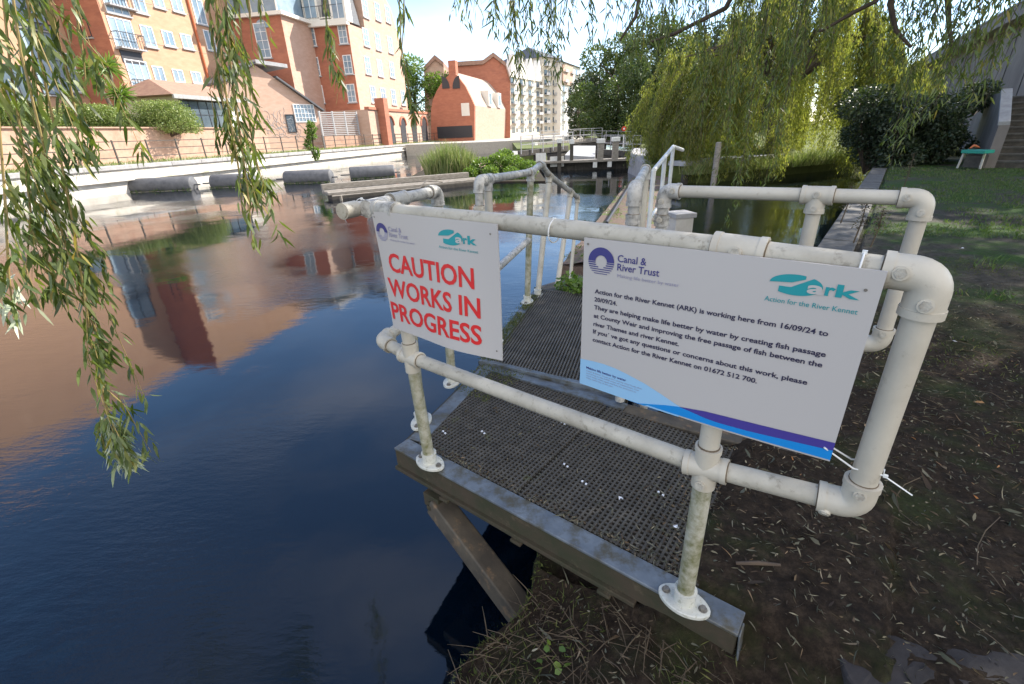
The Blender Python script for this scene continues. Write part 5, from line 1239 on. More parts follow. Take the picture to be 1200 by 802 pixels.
# weir crest leading from the ramp to the island nose
wz = -.46
c0_, c1_ = atz(690, 268, wz), atz(741, 207, wz); cdir = (c1_-c0_).normalized(); cn_ = V((cdir.y, -cdir.x, 0))
r = empty('weir_crest', c0_, 'long mossy brown weir crest running from the footbridge ramp to the stone pier', 'weir')
s0_ = c0_-cdir*2.6; m = MB(); L_ = (c1_-s0_).length
nx, ny = 90, 10; vs = []; fs = []
for i in range(nx+1):
    for j in range(ny+1):
        u = i/nx; v = j/ny; n = mn.noise(V((u*30, v*3, 0)))*.03
        p = s0_+cdir*(L_*u)+cn_*(v*1.5+n); vs.append((p.x, p.y, wz-.04+.06*math.sin(math.pi*v)+mn.noise(V((u*60, v*6, 2)))*.025))
for i in range(nx):
    for j in range(ny): fs.append((i*(ny+1)+j, (i+1)*(ny+1)+j, (i+1)*(ny+1)+j+1, i*(ny+1)+j+1))
m.add(vs, fs); k = len(m.v)
m.extrude([s0_-V((0, 0, .07)), s0_-V((0, 0, 1.3)), s0_+cn_*1.5-V((0, 0, 1.3)), s0_+cn_*1.5-V((0, 0, .07))], cdir*L_)
M['crest'] = mat('mossy_brick_crest', (.10, .065, .045), (.16, .11, .085), 14, .9, .8, 40, spots=((.09, .12, .02), 2.2, .52, .62), bd=.02)
m.build('crest', M['crest'], r)
m = MB(); m.tube([c0_+cn_*.35+V((0, 0, .12)), c0_.lerp(c1_, .75)+cn_*.25+V((0, 0, .14))], .03, 8); m.build('pipe', M['frame_dark'], r)  # thin dark tube laid along the crest
acc = Acc(); n = 2600; t = rng.uniform(0, 1, n); q = rng.uniform(0, 1.4, n); P = np.array([tuple(s0_+cdir*(L_*float(a))+cn_*float(b)) for a, b in zip(t, q)]); P[:, 2] = wz+.0
keep = np.array([mn.noise(V((float(x)*9, float(y)*2, 5))) > .08 for x, y in zip(t, q)]); P = P[keep]; n = len(P)
acc.add(*leaves_diamond(P, rnd_unit(n)+np.array([0, 0, .9]), rng.uniform(.03, .09, n), rng.uniform(.012, .03, n))); acc.build('moss', M['grass_blade'], r)
# plants sprouting at the far end of the footbridge
cl = []
for px, py in ((662, 333), (672, 337), (680, 333), (668, 329), (684, 339)): p = atz(px, py, .05); cl.append((p.x, p.y, .05, .075))
bushthing('sprouting_weeds', 'small bright green weeds sprouting at the far end of the footbridge', 'weeds', cl, 420, .05, M['bush_leaf'])
# block standing in the water
b_ = at(796, 262, 8.2); r = empty('stone_block', (b_.x, b_.y, WZ), 'pale square stone block with a worn metal lid, in the water behind the far rail', 'block')
m = MB(); m.box((b_.x, b_.y, WZ+.22), (.97, .2, 0), (-.2, .97, 0), (0, 0, 1), .34, .34, .8); m.build('block', M['stone'], r, sm=False, bevel=.02)
m = MB(); m.box((b_.x, b_.y, WZ+.66), (.97, .2, 0), (-.2, .97, 0), (0, 0, 1), .40, .40, .08); m.build('lid', M['stone_dark'], r, sm=False, bevel=.01)

# ================================================================== RIGHT-HAND BACKGROUND
zW_ = 6.8
wa, wb = atz(1200, 4, zW_), atz(1029, 101, zW_); wdv = (wb-wa).normalized(); wnn = V((-wdv.y, wdv.x, 0)); 
if wnn.dot(V((0, 0, 0))-wa) < 0: wnn = -wnn
wa2 = wa-wdv*22
br = empty('bridge_ramp_wall', (wa.x, wa.y, 0), 'tall brown concrete ramp wall rising to the right behind the steps', 'wall')
m = MB(); m.hexa([wa2-V((0, 0, zW_+.2)), wb-V((0, 0, zW_+.2)), wb-wnn*1-V((0, 0, zW_+.2)), wa2-wnn*1-V((0, 0, zW_+.2)), wa2-V((0, 0, 1.0)), wb-V((0, 0, 1.0)), wb-wnn*1-V((0, 0, 1)), wa2-wnn*1-V((0, 0, 1))]); m.build('wall', M['concrete'], br, sm=False)
m = MB(); m.bar(wa2+wnn*.12-V((0, 0, .92)), wb+wnn*.12-V((0, 0, .92)), 1.3, .22); m.build('string_course', M['concrete'], br, sm=False)
m = MB(); m.bar(wa2-V((0, 0, .40)), wb-V((0, 0, .40)), .5, .82); m.build('parapet', M['concrete'], br, sm=False)
m = MB(); m.bar(wa2-V((0, 0, .0)), wb-V((0, 0, .0)), .62, .1); m.build('coping', M['concrete_white'], br, sm=False)
m = MB(); k = 0
while k*3.5 < (wb-wa2).length:
    q = wa2+wdv*(k*3.5)+wnn*.02; m.box(q-V((0, 0, zW_/2+.6)), wdv, wnn, (0, 0, 1), .05, .02, zW_-1.0); k += 1
m.build('joints', M['wood_dark'], br, sm=False)
# steps with a concrete cheek wall
st = empty('stone_steps', dk(-3.2, 17.8, 0), 'flight of dark stone steps at the far right edge of the lawn', 'steps')
for k in range(11):
    m = MB(); z1 = .165*(k+1); b0_ = 17.9+.30*k
    m.hexa([dk(-2.42, b0_+.02, -.1), dk(-6.5, b0_+.02, -.1), dk(-6.5, b0_+.36, -.1), dk(-2.42, b0_+.36, -.1), dk(-2.42, b0_+.02, z1-.05), dk(-6.5, b0_+.02, z1-.05), dk(-6.5, b0_+.36, z1-.05), dk(-2.42, b0_+.36, z1-.05)])
    o = m.build('step', M['wood_dark'], st, sm=False)
    m = MB(); m.hexa([dk(-2.42, b0_, z1-.05), dk(-6.5, b0_, z1-.05), dk(-6.5, b0_+.32, z1-.05), dk(-2.42, b0_+.32, z1-.05), dk(-2.42, b0_, z1), dk(-6.5, b0_, z1), dk(-6.5, b0_+.32, z1), dk(-2.42, b0_+.32, z1)]); m.build('tread', M['step_edge'], o, sm=False, bevel=.01)
zp0, zp1 = 1.06, 1.90
prof = [dk(-2.2, 17.75, -.1), dk(-2.2, 17.75, zp0), dk(-2.2, 19.5, zp1), dk(-2.2, 22.5, zp1), dk(-2.2, 22.5, -.1)]
m = MB(); m.extrude(prof, dk(-2.42, 0)-dk(-2.2, 0)); m.build('cheek_wall', M['concrete'], st, sm=False)
m = MB(); m.extrude([prof[1]+AX*.03, prof[2]+AX*.03, prof[2]+AX*.03+V((0, 0, .09)), prof[1]+AX*.03+V((0, 0, .09))], (dk(-2.42, 0)-dk(-2.2, 0))*1.05); m.build('cap', M['stone_dark'], st, sm=False)
m = MB(); m.hexa([dk(-2.45, 21.2, -.1), dk(-14, 21.2, -.1), dk(-14, 30, -.1), dk(-2.45, 30, -.1), dk(-2.45, 21.2, 1.76), dk(-14, 21.2, 1.76), dk(-14, 30, 1.76), dk(-2.45, 30, 1.76)]); m.build('landing', M['concrete'], st, sm=False)
# green topped bench
gb0, gb1 = atz(1128, 197, 0), atz(1150, 198, 0); gd = (gb1-gb0).normalized(); gn = V((-gd.y, gd.x, 0)); gw = (gb1-gb0).length
gt = empty('green_bench', gb0.lerp(gb1, .5), 'low bench with a turquoise green top board, left of the steps', 'bench')
gc = gb0.lerp(gb1, .5); zg = at(1138, 178, gc.y).z
m = MB(); m.box(gc+V((0, 0, zg)), gd, gn, (0, 0, 1), gw*1.25, .42, .085); m.build('top_board', M['green_top'], gt, sm=False, bevel=.01)
for s in (-1, 1):
    m = MB(); m.bar(gc+gd*(s*gw*.60)-gn*.15, gc+gd*(s*gw*.55)-gn*.12+V((0, 0, zg-.04)), .04, .04, gn); m.build('leg', M['stone'], gt, sm=False)
m = MB(); m.box(gc+gn*.05+V((0, 0, (zg-.06)/2)), gd, gn, (0, 0, 1), gw*.85, .3, zg-.12); m.build('box_base', M['wood_dark'], gt, sm=False)
rb0 = at(1142, 172, gc.y+.25); m = MB(); m.tube([rb0+V((-.12, 0, -.04)), rb0+V((-.03, 0, .03)), rb0+V((.07, 0, .0)), rb0+V((.16, 0, -.03))], [.015, .035, .03, .01], 8); tag(m.build('red_bag', M['pipe_orange'], None), 'crumpled red bag lying on top of the green bench', 'bag')
# shrubbery in front of the ramp wall
def shrub(label, pts, n, leaf, mat_, group='dark shrubs in front of the ramp wall'):
    cl = []
    for px, py, Y, rr_ in pts: p = at(px, py, Y); cl.append((p.x, p.y, max(p.z, rr_*.5), rr_))
    return bushthing('evergreen_shrub', label, 'shrub', cl, n, leaf, mat_, group=group)
def fillpts(x0, x1, yt0, yt1, yb, Y, r, k):
    out = []
    for i in range(k):
        f = random.random(); x = x0+(x1-x0)*f; yt = yt0+(yt1-yt0)*f; out.append((x, yt+(yb-yt)*random.random()**1.1, Y+random.uniform(-.6, 1.2), r*random.uniform(.6, 1.1)))
    return out
shrub('dark evergreen shrub at the waterside end of the lawn, beside the kerb', fillpts(1000, 1045, 120, 105, 190, 16.3, .62, 22), 15000, .10, M['dark_leaf'])
shrub('tall dark ivy mound in the middle of the shrubbery', fillpts(1040, 1092, 122, 122, 190, 15.8, .6, 26), 15000, .10, M['dark_leaf'])
shrub('dark arching shrub leaning over the green bench', fillpts(1085, 1128, 124, 122, 172, 15.6, .5, 18), 9000, .10, M['dark_leaf'])
shrub('ivy hanging over the upper end of the cheek wall', fillpts(1128, 1160, 100, 106, 124, 16.8, .34, 9), 3000, .10, M['dark_leaf'])
# thin dead stems by the kerb
def stalk(label, px, base, hgt, z=0):
    p = atz(px[0], px[1], z); r = empty('dead_stalk', p, label, 'plant', 'dead brown stalks near the kerb'); m = MB()
    top = p+V((.05, .03, hgt)); m.tube([p, p.lerp(top, .5)+V((.02, 0, 0)), top], [.009, .007, .004], 6); m.build('stem', M['litter_pale'], r)
    n = 130; t = rng.uniform(.35, 1, n); P = np.array([tuple(p.lerp(top, float(x))) for x in t])+rng.normal(0, .025, (n, 3)); acc = Acc(); acc.add(*leaves_diamond(P, rnd_unit(n), rng.uniform(.015, .045, n), rng.uniform(.008, .02, n))); acc.build('leaves', M['litter'], r)
stalk('tall dead brown stalk standing on the lawn right of the kerb', (1056, 227), 0, .72)
stalk('dead brown stalk leaning over the kerb nearest to the platform', (1000, 285), 0, .5)
stalk('thin dead stalk on the kerb edge, just left of the far corner post', (985, 262), 0, .5)
stalk('short dead stalk under the far rail between post and corner', (1020, 290), 0, .42)

# ================================================================== GROUND COVER
def on_ground(a, b):
    return dk(a, b, ground_z(a, b))
def scatter(n, arange, brange, cond=None):
    out = []
    while len(out) < n:
        a = random.uniform(*arange); b = random.uniform(*brange)
        if a > edge_a(b)-.01: continue
        if 0 < b < .93 and a > .02: continue
        if cond and not cond(a, b): continue
        out.append(on_ground(a, b))
    return np.array([tuple(p) for p in out])
acc = Acc()
P = scatter(32000, (-4.2, .55), (-1.3, 4.6), lambda a, b: random.random() < 1.1-.16*max(0, b-1)-.1*max(0, -a-1)); n = len(P); P[:, 2] += rng.uniform(.001, .010, n)
D = rnd_unit(n)*np.array([1, 1, .18]); acc.add(*leaves_long(P, D, rng.uniform(.008, .040, n), rng.uniform(.002, .007, n), .6))
P = scatter(700, (-3, .55), (-1.2, 3), None); n = len(P); P[:, 2] += .006
acc.add(*leaves_long(P, rnd_unit(n)*np.array([1, 1, .3]), rng.uniform(.035, .07, n), rng.uniform(.010, .018, n), .6))
tag(acc.build('leaf_litter', M['litter']), 'fallen dead willow leaves strewn over the dark soil', 'leaf litter', kind='stuff')
m = MB()
for k in range(900):
    while True:
        a, b = random.uniform(-3.2, .55), random.uniform(-1.2, 3.0)
        if random.random() < .55: a, b = random.uniform(-.15, .55), random.uniform(-.9, -.02)
        if a < edge_a(b) and not (0 < b < .93 and a > .02): break
    p = on_ground(a, b)+V((0, 0, .005)); an = random.uniform(0, 6.28); L_ = random.uniform(.03, .16); d = V((math.cos(an), math.sin(an), random.uniform(-.05, .25)))
    r0 = random.uniform(.0006, .0020); m.tube([p, p+d*L_*.5+V((0, 0, random.uniform(0, .01))), p+V((d.x*L_, d.y*L_, d.z*L_*.4))], [r0, r0, r0*.5], 4, caps=False)
tag(m.build('dry_twigs', M['litter_pale'], None, sm=False), 'dry stems and small twigs littering the soil and bank edge', 'twigs', kind='stuff')
acc = Acc()
P = scatter(2400, (-.9, .6), (-1.2, 0.0), lambda a, b: (a > .3 or mn.noise(V((a*5, b*5, 9))) > .05)); n = len(P)
acc.add(*leaves_diamond(P, rnd_unit(n)*.9+np.array([0, 0, .8]), rng.uniform(.012, .05, n), rng.uniform(.002, .005, n)))
P = scatter(5000, (-3.5, .3), (.9, 5.5), lambda a, b: mn.noise(V((a*1.3, b*1.3, 4))) > .12); n = len(P)
acc.add(*leaves_diamond(P, rnd_unit(n)*.8+np.array([0, 0, .8]), rng.uniform(.012, .045, n), rng.uniform(.002, .006, n)))
tag(acc.build('sparse_grass', M['moss']), 'thin moss and short grass growing in patches on the soil', 'grass', kind='stuff')
acc = Acc()
P = scatter(36000, (-9, .02), (4.0, 17.5), lambda a, b: (mn.noise(V((a*.9, b*.9, 4)))+mn.noise(V((a*3, b*3, 4)))*.5+(b-7.5)*.05 > .02) and a < -.09); n = len(P)
acc.add(*leaves_diamond(P, rnd_unit(n)*.7+np.array([0, 0, .9]), rng.uniform(.03, .085, n), rng.uniform(.006, .014, n)))
tag(acc.build('lawn_grass', M['grass_blade']), 'short uneven green lawn beyond the bare soil', 'grass', kind='stuff')
acc = Acc(); P = np.array([tuple(dk(random.uniform(-.02, 1.3)**1.0, random.uniform(.1, .88), .002)) for _ in range(260)]+[tuple(dk(abs(random.gauss(0, .14))-.02, random.uniform(.09, .9), .003)) for _ in range(900)]+[tuple(dk(random.uniform(0, 1.2), .095+abs(random.gauss(0, .02)), .003)) for _ in range(350)]); n = len(P)
acc.add(*leaves_long(P, rnd_unit(n)*np.array([1, 1, .15]), rng.uniform(.006, .035, n), rng.uniform(.002, .006, n), .5))
tag(acc.build('deck_litter', M['litter']), 'dead leaves and grit caught on the platform grating', 'leaf litter', kind='stuff')
acc = Acc(); P = []
while len(P) < 2600:
    t_, q_ = random.uniform(0, 1.5), random.gauss(.035, .03)
    if mn.noise(V((t_*4, 2, 2))) > -.12: P.append(tuple(wk(t_, q_, .025)))
while len(P) < 3600: P.append(tuple(dk(random.uniform(1.25, 1.56), random.uniform(.55, .92), .004)))
P = np.array(P); n = len(P); acc.add(*leaves_diamond(P, rnd_unit(n)+np.array([0, 0, .6]), rng.uniform(.006, .020, n), rng.uniform(.003, .008, n)))
tag(acc.build('deck_moss', M['moss']), 'moss and dirt built up along the river edge of the footbridge', 'moss', kind='stuff')
for k, (a, b) in enumerate(((1.24, .22), (1.08, .33), (.62, .35), (.50, .30), (.80, .62), (.22, .42))):
    m = MB(); c = dk(a, b, -.003); 
    for s_ in (0, .021): m.box(c+AX*s_+BX*s_*.3, AX, BX, (0, 0, 1), .0075, .0075, .006)
    m.build('grating_plug', M['white_bit'], pf, sm=False)
# mossy tufts on the bank rim
acc = Acc(); n = 3000; b_ = rng.uniform(-1.2, .9, n); P = np.array([tuple(dk(edge_a(float(b))-abs(random.gauss(0, .035))+.012, float(b), 0)) for b in b_])
P[:, 2] = [ground_z(edge_a(float(b)), float(b))+random.uniform(-.04, .008) for b in b_]
acc.add(*leaves_diamond(P, rnd_unit(n)+np.array([0, 0, .5]), rng.uniform(.008, .025, n), rng.uniform(.003, .008, n)))
tag(acc.build('rim_moss', M['moss']), 'moss along the rim of the near bank', 'moss', kind='stuff')
# flat slabs of stone half buried at the lower right
def stone(label, pix, h):
    pts = [atz(q[0], q[1], -.03) for q in pix]; out = []
    for i in range(len(pts)):
        for k in range(5):
            p = pts[i].lerp(pts[(i+1) % len(pts)], k/5); p = p+V((mn.noise(p*40), mn.noise(p*40+V((5, 5, 5))), 0))*.012; out.append(p)
    c = sum(out, V((0, 0, 0)))/len(out); n = len(out); vs = []
    for f, dz in ((1.0, -.04), (1.0, h-.006), (.965, h), (.55, h+.004)):
        for p in out: q = c.lerp(p, f); vs.append((q.x, q.y, -.05+dz+mn.noise(V((q.x*30, q.y*30, f)))*.004))
    fs = [(j*n+i, j*n+(i+1) % n, (j+1)*n+(i+1) % n, (j+1)*n+i) for j in range(3) for i in range(n)]+[tuple(range(3*n, 4*n))]
    m = MB(); m.add(vs, fs); tag(m.build('flat_stone', M['stone_slab'], None, sm=False), label, 'stone', 'flat stones half buried in the soil')
stone('split purple grey slab half buried at the bottom edge', [(990, 728), (1012, 738), (1040, 748), (1075, 762), (1098, 778), (1095, 800), (1060, 815), (1000, 812), (985, 780)], .040)
stone('second slab of the same stone, just right of the split one', [(1102, 764), (1140, 766), (1195, 770), (1230, 790), (1220, 815), (1110, 812)], .034)
m = MB(); p0, p1 = atz(862, 662, -.0), atz(914, 664, -.0); m.tube([p0+V((0, 0, .006)), p0.lerp(p1, .5)+V((0, 0, .012)), p1+V((0, 0, .006))], [.006, .0075, .005], 8); tag(m.build('fallen_stick', M['twig_dark'], None), 'short thick stick lying on the soil right of the near post', 'stick')
def stem(label, pix):
    m = MB(); m.tube([atz(*q, ground_z(*w2d(atz(*q, -.02)))+.012) for q in pix], .0016, 5); tag(m.build('curved_stem', M['litter_pale'], None), label, 'stem', 'pale curved dry stems on the soil')
stem('pale curved dry stem right of the corner post', [(1078, 560), (1060, 568), (1050, 582), (1054, 600), (1075, 616)])
stem('pale curved dry stem near the right edge of the picture', [(1172, 606), (1155, 622), (1146, 640), (1145, 662)])
# weed seedling and white scraps
r = empty('weed_seedling', atz(642, 775, -.25), 'young green weed seedling with round leaves at the near bank edge', 'weed'); n = 9
P = np.array([tuple(atz(x, y, -.2)) for x, y in ((640, 765), (655, 758), (648, 778), (636, 782), (662, 770), (650, 790), (630, 772), (660, 782), (645, 752))]); acc = Acc()
acc.add(*leaves_long(P, rnd_unit(n)*np.array([1, 1, .2])+np.array([0, 0, .15]), np.full(n, .028), np.full(n, .020), .2)); acc.build('leaves', M['bush_leaf'], r)
for i, (px, py, lb) in enumerate(((728, 585, 'crumpled white paper scrap on the grating near the front post'), (792, 618, 'tiny white scrap on the grating just left of the front post'), (1118, 400, 'small white feather on the soil right of the corner elbow'), (1127, 292, 'white litter scrap on the grass behind the corner elbow'))):
    p = atz(px, py, .004 if i < 2 else ground_z(*w2d(atz(px, py, 0)))+.01); k = .011 if i < 2 else (.014 if i == 2 else .03); m = MB(); n0 = []
    vs = [p+V((random.uniform(-1, 1)*k, random.uniform(-1, 1)*k, random.uniform(0, .7)*k)) for _ in range(7)]; m.add(vs, [(0, 1, 2), (1, 2, 3), (2, 3, 4), (3, 4, 5), (4, 5, 6), (0, 2, 5)]); tag(m.build('paper_scrap', M['white_bit'], None, sm=False), lb, 'litter')

# ================================================================== WILLOWS
# ---- the near willow: trunk right of the picture, limbs overhead, fronds hanging into view
wt = empty('willow_tree', (6.6, 4.0, 0), 'near weeping willow whose fronds hang into the top of the view', 'tree')
m = MB(); tb = V((6.6, 4.0, -.1)); tt = V((6.3, 3.9, 3.0))
m.tube([tb, tb+V((0, 0, .25)), tb+V((-.05, 0, 1.2)), tt, tt+V((.1, .3, 1.4))], [.50, .38, .33, .30, .2], 16); m.build('trunk', M['bark'], wt)
def limb(pts, r0, r1, parent=wt, name='limb', mt='bark'):
    k = len(pts); m = MB(); m.tube(pts, [r0+(r1-r0)*i/(k-1) for i in range(k)], 8); return m.build(name, M[mt], parent)
hubs = {}
for nm, tgt, z in (('left', V((-1.9, 2.0, 0)), 3.7), ('midleft', V((-.9, 2.6, 0)), 3.9), ('mid', V((.8, 4.6, 0)), 3.6), ('right', V((3.0, 5.6, 0)), 3.7), ('front', V((4.6, 6.6, 0)), 3.9), ('far', V((7.5, 8.5, 0)), 4.6), ('back', V((9.5, 5.0, 0)), 6.0)):
    e_ = V((tgt.x, tgt.y, z)); a = tt+V((0, 0, .2)); hubs[nm] = e_
    limb([a, a.lerp(e_, .25)+V((0, 0, .9)), a.lerp(e_, .55)+V((0, 0, 1.2)), a.lerp(e_, .8)+V((0, 0, .7)), e_], .15, .03)
# crown that shades the foreground
cl = []
for i in range(340):
    x = random.uniform(2.4, 15.5); y = random.uniform(.8, 14.5)
    if (x-8.8)**2/6.8**2+(y-6.3)**2/6.5**2 > 1: continue
    d = math.hypot(x, y); zb = 1.75+.26*d; zt_ = min(8.2, .86*x+1.25)
    if zt_ < zb+.4: continue
    for k in range(2):
        r_ = random.uniform(.5, .95); cl.append((x+random.uniform(-.3, .3), y+random.uniform(-.3, .3), random.uniform(zb+r_*.8, max(zb+r_*.8+.1, zt_-r_*.5)), r_))
clumps(cl, 84000, .15, .36).build('crown', M['willow_leaf'], wt)
def to3(path, D):
    out = []
    for (x, y) in path:
        d = ray(x, y); h = math.hypot(d.x, d.y); out.append(CAM+d*(D/h))
    return out
def frond(pix, D, n, L, W, spread, label=None, tips=0, top=True, sub=5, seedl=0, fat=None):
    """a hanging branch measured along its line in the photograph, at horizontal distance D"""
    p = to3(pix, D)
    if top:
        a = p[0]; p = [V((a.x+.10, a.y+.05, 3.5)), V((a.x+.04, a.y+.02, (3.5+a.z)/2))]+p
    f = link_empty = None
    m = MB(); m.tube(p, [.0045]+[.003]*(len(p)-2)+[.0012], 6)
    o = m.build('frond', M['twig'], wt)
    acc = Acc(); acc.add(*hang([tuple(q) for q in p], n, L, W, spread*.28, 1.0, .55))
    tw = MB(); sub = int(sub*.75)
    for k in range(sub):                       # side twigs falling beside the main one
        i = random.randint(0, len(p)-2); s0 = p[i].lerp(p[i+1], random.random()); ln = random.uniform(.25, .6)
        off = V((random.uniform(-1, 1), random.uniform(-1, 1), 0))*spread*1.5; zmin = p[-1].z+.02
        e_ = V((s0.x+off.x, s0.y+off.y, max(s0.z-ln, zmin))); mid = s0.lerp(e_, .4)+V((off.x*.3, off.y*.3, .03))
        tw.tube([s0, mid, e_], [.0018, .0014, .0008], 5); acc.add(*hang([tuple(s0), tuple(mid), tuple(e_)], int(n*ln*.22)+14, L*.9, W*.95, spread*.2, 1.0, .7))
    if sub: tw.build('twigs', M['twig'], o)
    acc.build('leaves', M['willow_leaf'], o)
    if tips:
        q0, q1 = p[-2], p[-1]; k = tips; ax = (q1-q0).normalized(); P = np.array([tuple(q1-ax*random.uniform(-.015, .17)) for _ in range(k)])+rng.normal(0, .014, (k, 3))
        a2 = Acc(); a2.add(*leaves_long(P, rnd_unit(k)*.55+np.array([tuple(ax)])*1.0, rng.uniform(.035, .06, k), rng.uniform(.008, .012, k), .3)); a2.build('tip_leaves', M['tip_leaf'], o)
    return o
frond([(22, -40), (45, 60), (66, 160), (84, 255), (98, 340), (108, 410), (124, 475), (146, 540)], 1.95, 250, .056, .0105, .055, tips=190, sub=9)
frond([(0, -40), (12, 80), (28, 180), (36, 250), (30, 330)], 2.0, 230, .056, .0105, .06, tips=0, sub=8)
frond([(50, -40), (66, 40), (80, 90), (92, 150), (88, 190)], 2.05, 190, .056, .0105, .06, sub=8)
frond([(30, -40), (40, 90), (56, 190), (70, 290), (78, 350)], 2.1, 240, .056, .0105, .05, sub=8)
frond([(-18, -40), (-5, 100), (5, 220), (10, 320), (16, 372)], 1.9, 200, .056, .0105, .05, tips=24, sub=6)
frond([(78, -40), (90, 20), (98, 70), (101, 100)], 2.15, 90, .056, .0105, .05, sub=3)
frond([(10, -40), (24, 60), (46, 150), (58, 200)], 1.85, 90, .056, .0105, .05, sub=6)
frond([(50, 180), (72, 270), (96, 350), (118, 400), (126, 425)], 1.97, 90, .056, .0105, .04, top=False, sub=3)
frond([(262, -40), (268, 60), (280, 150), (290, 220), (296, 285)], 1.9, 250, .054, .0100, .035, sub=8)
frond([(250, -40), (256, 40), (266, 120), (280, 200), (284, 250)], 1.95, 210, .054, .0100, .035, sub=6)
frond([(276, -40), (284, 60), (290, 130), (300, 190), (312, 235)], 2.0, 180, .054, .0100, .035, sub=5)
frond([(240, -40), (247, 30), (258, 100), (270, 180)], 2.0, 140, .054, .0100, .03, sub=4)
frond([(288, -40), (293, 20), (296, 60)], 2.0, 60, .054, .0100, .03, sub=2)
frond([(378, -40), (382, 20), (388, 70), (398, 108)], 2.3, 200, .054, .0100, .022, sub=2)
frond([(466, -40), (470, 50), (478, 100), (485, 140)], 2.5, 170, .054, .0100, .022, sub=3)
frond([(474, -40), (473, 30), (470, 70)], 2.4, 60, .054, .0100, .02, sub=1)
def drops(specs, D0, D1, dens, L=.075, W=.011, group=''):
    """many vertical fronds; each = (px, tip_y)"""
    tw = MB(); acc = Acc()
    for px, ty in specs:
        D = random.uniform(D0, D1); q = to3([(px, ty)], D)[0]
        zt_ = 3.0+random.uniform(-.2, .6); t_ = V((q.x+random.uniform(-.25, .25), q.y+random.uniform(-.25, .25), zt_)); md = q.lerp(t_, .5)+V((random.uniform(-.06, .06), random.uniform(-.06, .06), 0))
        tw.tube([t_, md, q], [.004, .003, .001], 5); ln = zt_-q.z
        acc.add(*hang([tuple(t_), tuple(md), tuple(q)], int(dens*ln), L, W, .028, 1.0, .75))
        for s in range(int(ln*1.3)):
            s0 = t_.lerp(q, random.uniform(.1, .85)); e_ = s0+V((random.uniform(-.14, .14), random.uniform(-.14, .14), -random.uniform(.2, .5)))
            tw.tube([s0, e_], [.0018, .001], 4, caps=False); acc.add(*hang([tuple(s0), tuple(e_)], int(dens*.45), L, W, .02, 1.0, .8))
    o = tw.build('frond_cluster', M['twig_dark'], wt); acc.build('leaves', M['willow_leaf'], o); return o
R_ = random.uniform
drops([(x+R_(-5, 5), y) for x, y in ((532, 20), (546, 34), (556, 15), (572, 28), (588, 22), (600, 46), (608, 84), (616, 112), (624, 70), (634, 52), (642, 92), (650, 60), (658, 78), (665, 40), (612, 40), (645, 30))], 3.6, 4.4, 60)
drops([(x+R_(-4, 4), y) for x, y in ((697, 58), (706, 82), (716, 70), (727, 86), (738, 62), (748, 78), (757, 50), (735, 30), (712, 20), (765, 90))], 3.8, 4.8, 50)
drops([(R_(765, 930), R_(30, 120)) for _ in range(24)]+[(R_(790, 900), R_(120, 205)) for _ in range(8)]+[(850, 268), (862, 240), (838, 225), (893, 228), (905, 215), (820, 212)], 4.6, 6.8, 46, .07, .012)
drops([(R_(930, 1175), R_(20, 95)) for _ in range(30)]+[(R_(1040, 1115), R_(90, 160)) for _ in range(12)]+[(1043, 195), (1052, 178), (1060, 150), (1047, 160), (1140, 112), (1155, 118), (1128, 125), (1150, 60), (1170, 55)], 4.6, 6.6, 46, .07, .012)
for pix in ([(1140, -120), (1110, -20), (1112, 30), (1116, 58)], [(1080, -120), (1043, 5), (1050, 36), (1068, 56)], [(1050, -60), (1026, 2), (1000, 15), (962, 37)], [(900, -80), (850, 10), (790, 40), (760, 50)], [(760, -60), (745, 20), (726, 48)]):
    pp = to3(pix, 5.4); limb([V((pp[0].x+.6, pp[0].y-.2, 4.2))]+pp, .035, .010, wt, 'bough', 'twig_dark')
# fronds high over the water, seen mirrored in it near the bottom of the picture
tw = MB(); acc = Acc()
for px, py in [(R_(212, 250), R_(745, 800)) for _ in range(7)]+[(R_(300, 372), R_(738, 800)) for _ in range(11)]+[(R_(250, 300), R_(770, 800)) for _ in range(4)]+[(436, 706), (441, 722), (446, 760)]:
    q = atz(px, py, WZ); d = (q-CAM).normalized(); d.z = -d.z; tip = q+d*((R_(3.0, 3.5)-WZ)/d.z); t_ = tip+V((R_(-.1, .1), R_(-.1, .1), R_(.5, 1.1)))
    tw.tube([t_, tip.lerp(t_, .5)+V((.02, .02, 0)), tip], [.005, .004, .001], 5); acc.add(*hang([tuple(t_), tuple(tip)], 60, .08, .014, .05, 1.0, .8))
e_ = V((-2.6, .9, 4.7)); limb([tt+V((0, 0, .4)), V((2.4, 2.6, 5.4)), V((-.6, 1.4, 5.1)), e_], .10, .02)
o = tw.build('frond_cluster', M['twig_dark'], wt); acc.build('leaves', M['willow_leaf'], o)

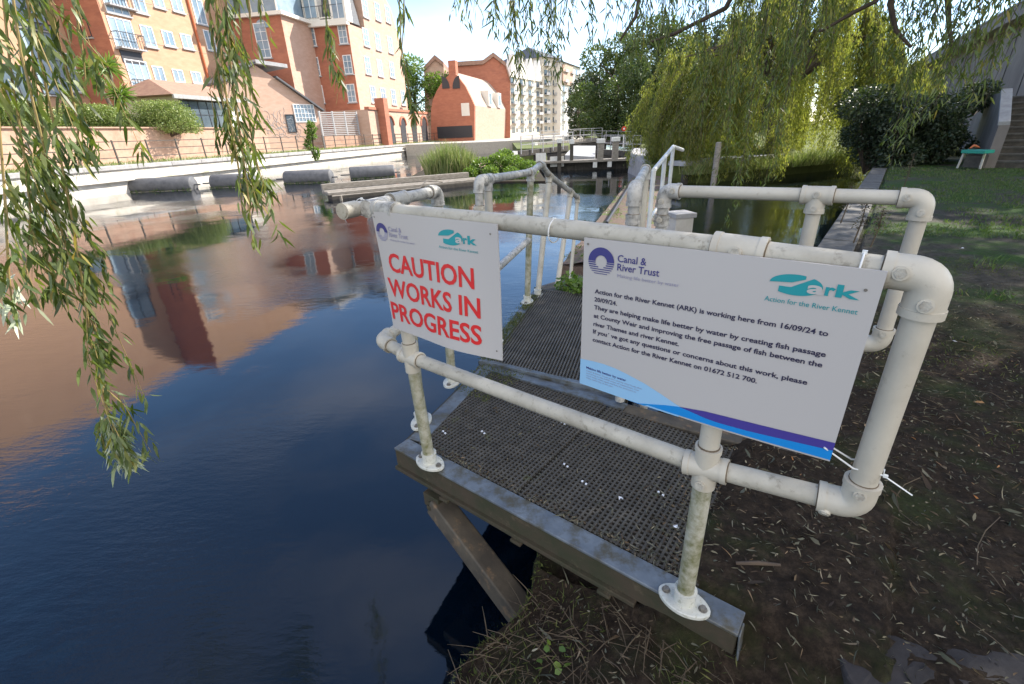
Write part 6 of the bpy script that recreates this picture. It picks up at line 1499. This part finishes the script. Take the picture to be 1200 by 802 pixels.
# ---- the sunlit willow across the side channel
fw = at(905, 190, 21.5); fwt = empty('willow_tree', (fw.x, fw.y, -.1), 'sunlit golden green weeping willow standing on the island, trailing into the water', 'tree')
R0 = 5.2; m = MB(); m.tube([V((fw.x, fw.y, -.2)), V((fw.x-.2, fw.y, 1.6)), V((fw.x, fw.y+.2, 3.2))], [.34, .26, .18], 12); m.build('trunk', M['bark'], fwt)
m = MB(); acc = Acc(); tips_ = []
hubs_ = []
for i in range(120):
    an = random.uniform(0, 6.283); f = random.random()**.55; rx = 6.0+.7*math.sin(3*an)+.5*math.sin(7*an+1)
    hubs_.append((fw.x+math.cos(an)*f*rx, fw.y+math.sin(an)*f*rx*.85, f, random.uniform(-.5, .4), random.uniform(0, 1)))
for (hx, hy, f, dz, lw) in hubs_:
    zt0 = 1.9+4.3*(1-f**2.4)+.5*math.sin(hx*1.7)*math.cos(hy*1.3)+dz
    zl0 = max(-.66, zt0-2.2-4.4*lw) if f > .5 else zt0-random.uniform(1.2, 2.8)
    for j in range(9):
        x = hx+random.gauss(0, .24); y = hy+random.gauss(0, .24); ztop = zt0+R_(-.3, .3); zlow = max(-.68, zl0+abs(random.gauss(0, .7)))
        if zlow > ztop-.5: zlow = ztop-.5
        p = [V((hx*.9+fw.x*.1, hy*.9+fw.y*.1, ztop)), V((x, y, (ztop+zlow)/2)), V((x+R_(-.06, .06), y+R_(-.06, .06), zlow))]
        acc.add(*hang([tuple(q) for q in p], int(95*(ztop-zlow)), .12, .026, .075, 1.0, .6, diamond=True))
        if j % 3 == 0: m.tube(p, [.012, .008, .004], 4, caps=False)
for i in range(26):
    an = random.uniform(0, 6.283); rr_ = random.uniform(2.5, 4.8); m.tube([V((fw.x, fw.y, 2.6)), V((fw.x+math.cos(an)*rr_*.5, fw.y+math.sin(an)*rr_*.45, 4.3)), V((fw.x+math.cos(an)*rr_, fw.y+math.sin(an)*rr_*.85, 3.9))], [.12, .07, .02], 6)
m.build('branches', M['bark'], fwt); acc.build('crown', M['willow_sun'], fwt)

# ---- an unseen tree added out of frame on the right to shade the steps
rt = empty('broadleaf_tree', (24.5, 15.5, 0), 'large leafy tree standing right of the steps beyond the edge of the picture', 'tree')
m = MB(); m.tube([V((24.5, 15.5, -.2)), V((24.4, 15.4, 3)), V((24.6, 15.6, 6))], [.5, .4, .25], 12); m.build('trunk', M['bark'], rt)
cl = []
while len(cl) < 90:
    x, y, z, r_ = random.uniform(15.5, 31), random.uniform(8, 20), random.uniform(4, 11.5), random.uniform(.9, 1.7); d = math.hypot(x, y)
    if (x-23.5)**2/8**2+(y-15.5)**2/4.8**2+(z-7.5)**2/4.5**2 > 1: continue
    if math.degrees(math.atan2(x-r_, y+r_)) < 45.5 and (z-r_-1.33)/d < .17: continue
    cl.append((x, y, z, r_))
clumps(cl, 26000, .34, .6).build('crown', M['tree_leaf'], rt)

for x0, x1, Y0, Y1, lb in ((800, 872, 18.6, 19.2, 'rushes along the island edge, left of the leaning pile'), (876, 1005, 19.6, 22.0, 'longer fringe of rushes along the shaded island edge under the willow')):
    p0, p1 = at(x0, 212, Y0), at(x1, 202, Y1); blades('bank_rushes', lb, V((p0.x, p0.y, -.2)), V((p1.x, p1.y, -.2)), .7, int((p1-p0).length*260), .75, M['reed_leaf'], .5, .03, z=-.35)
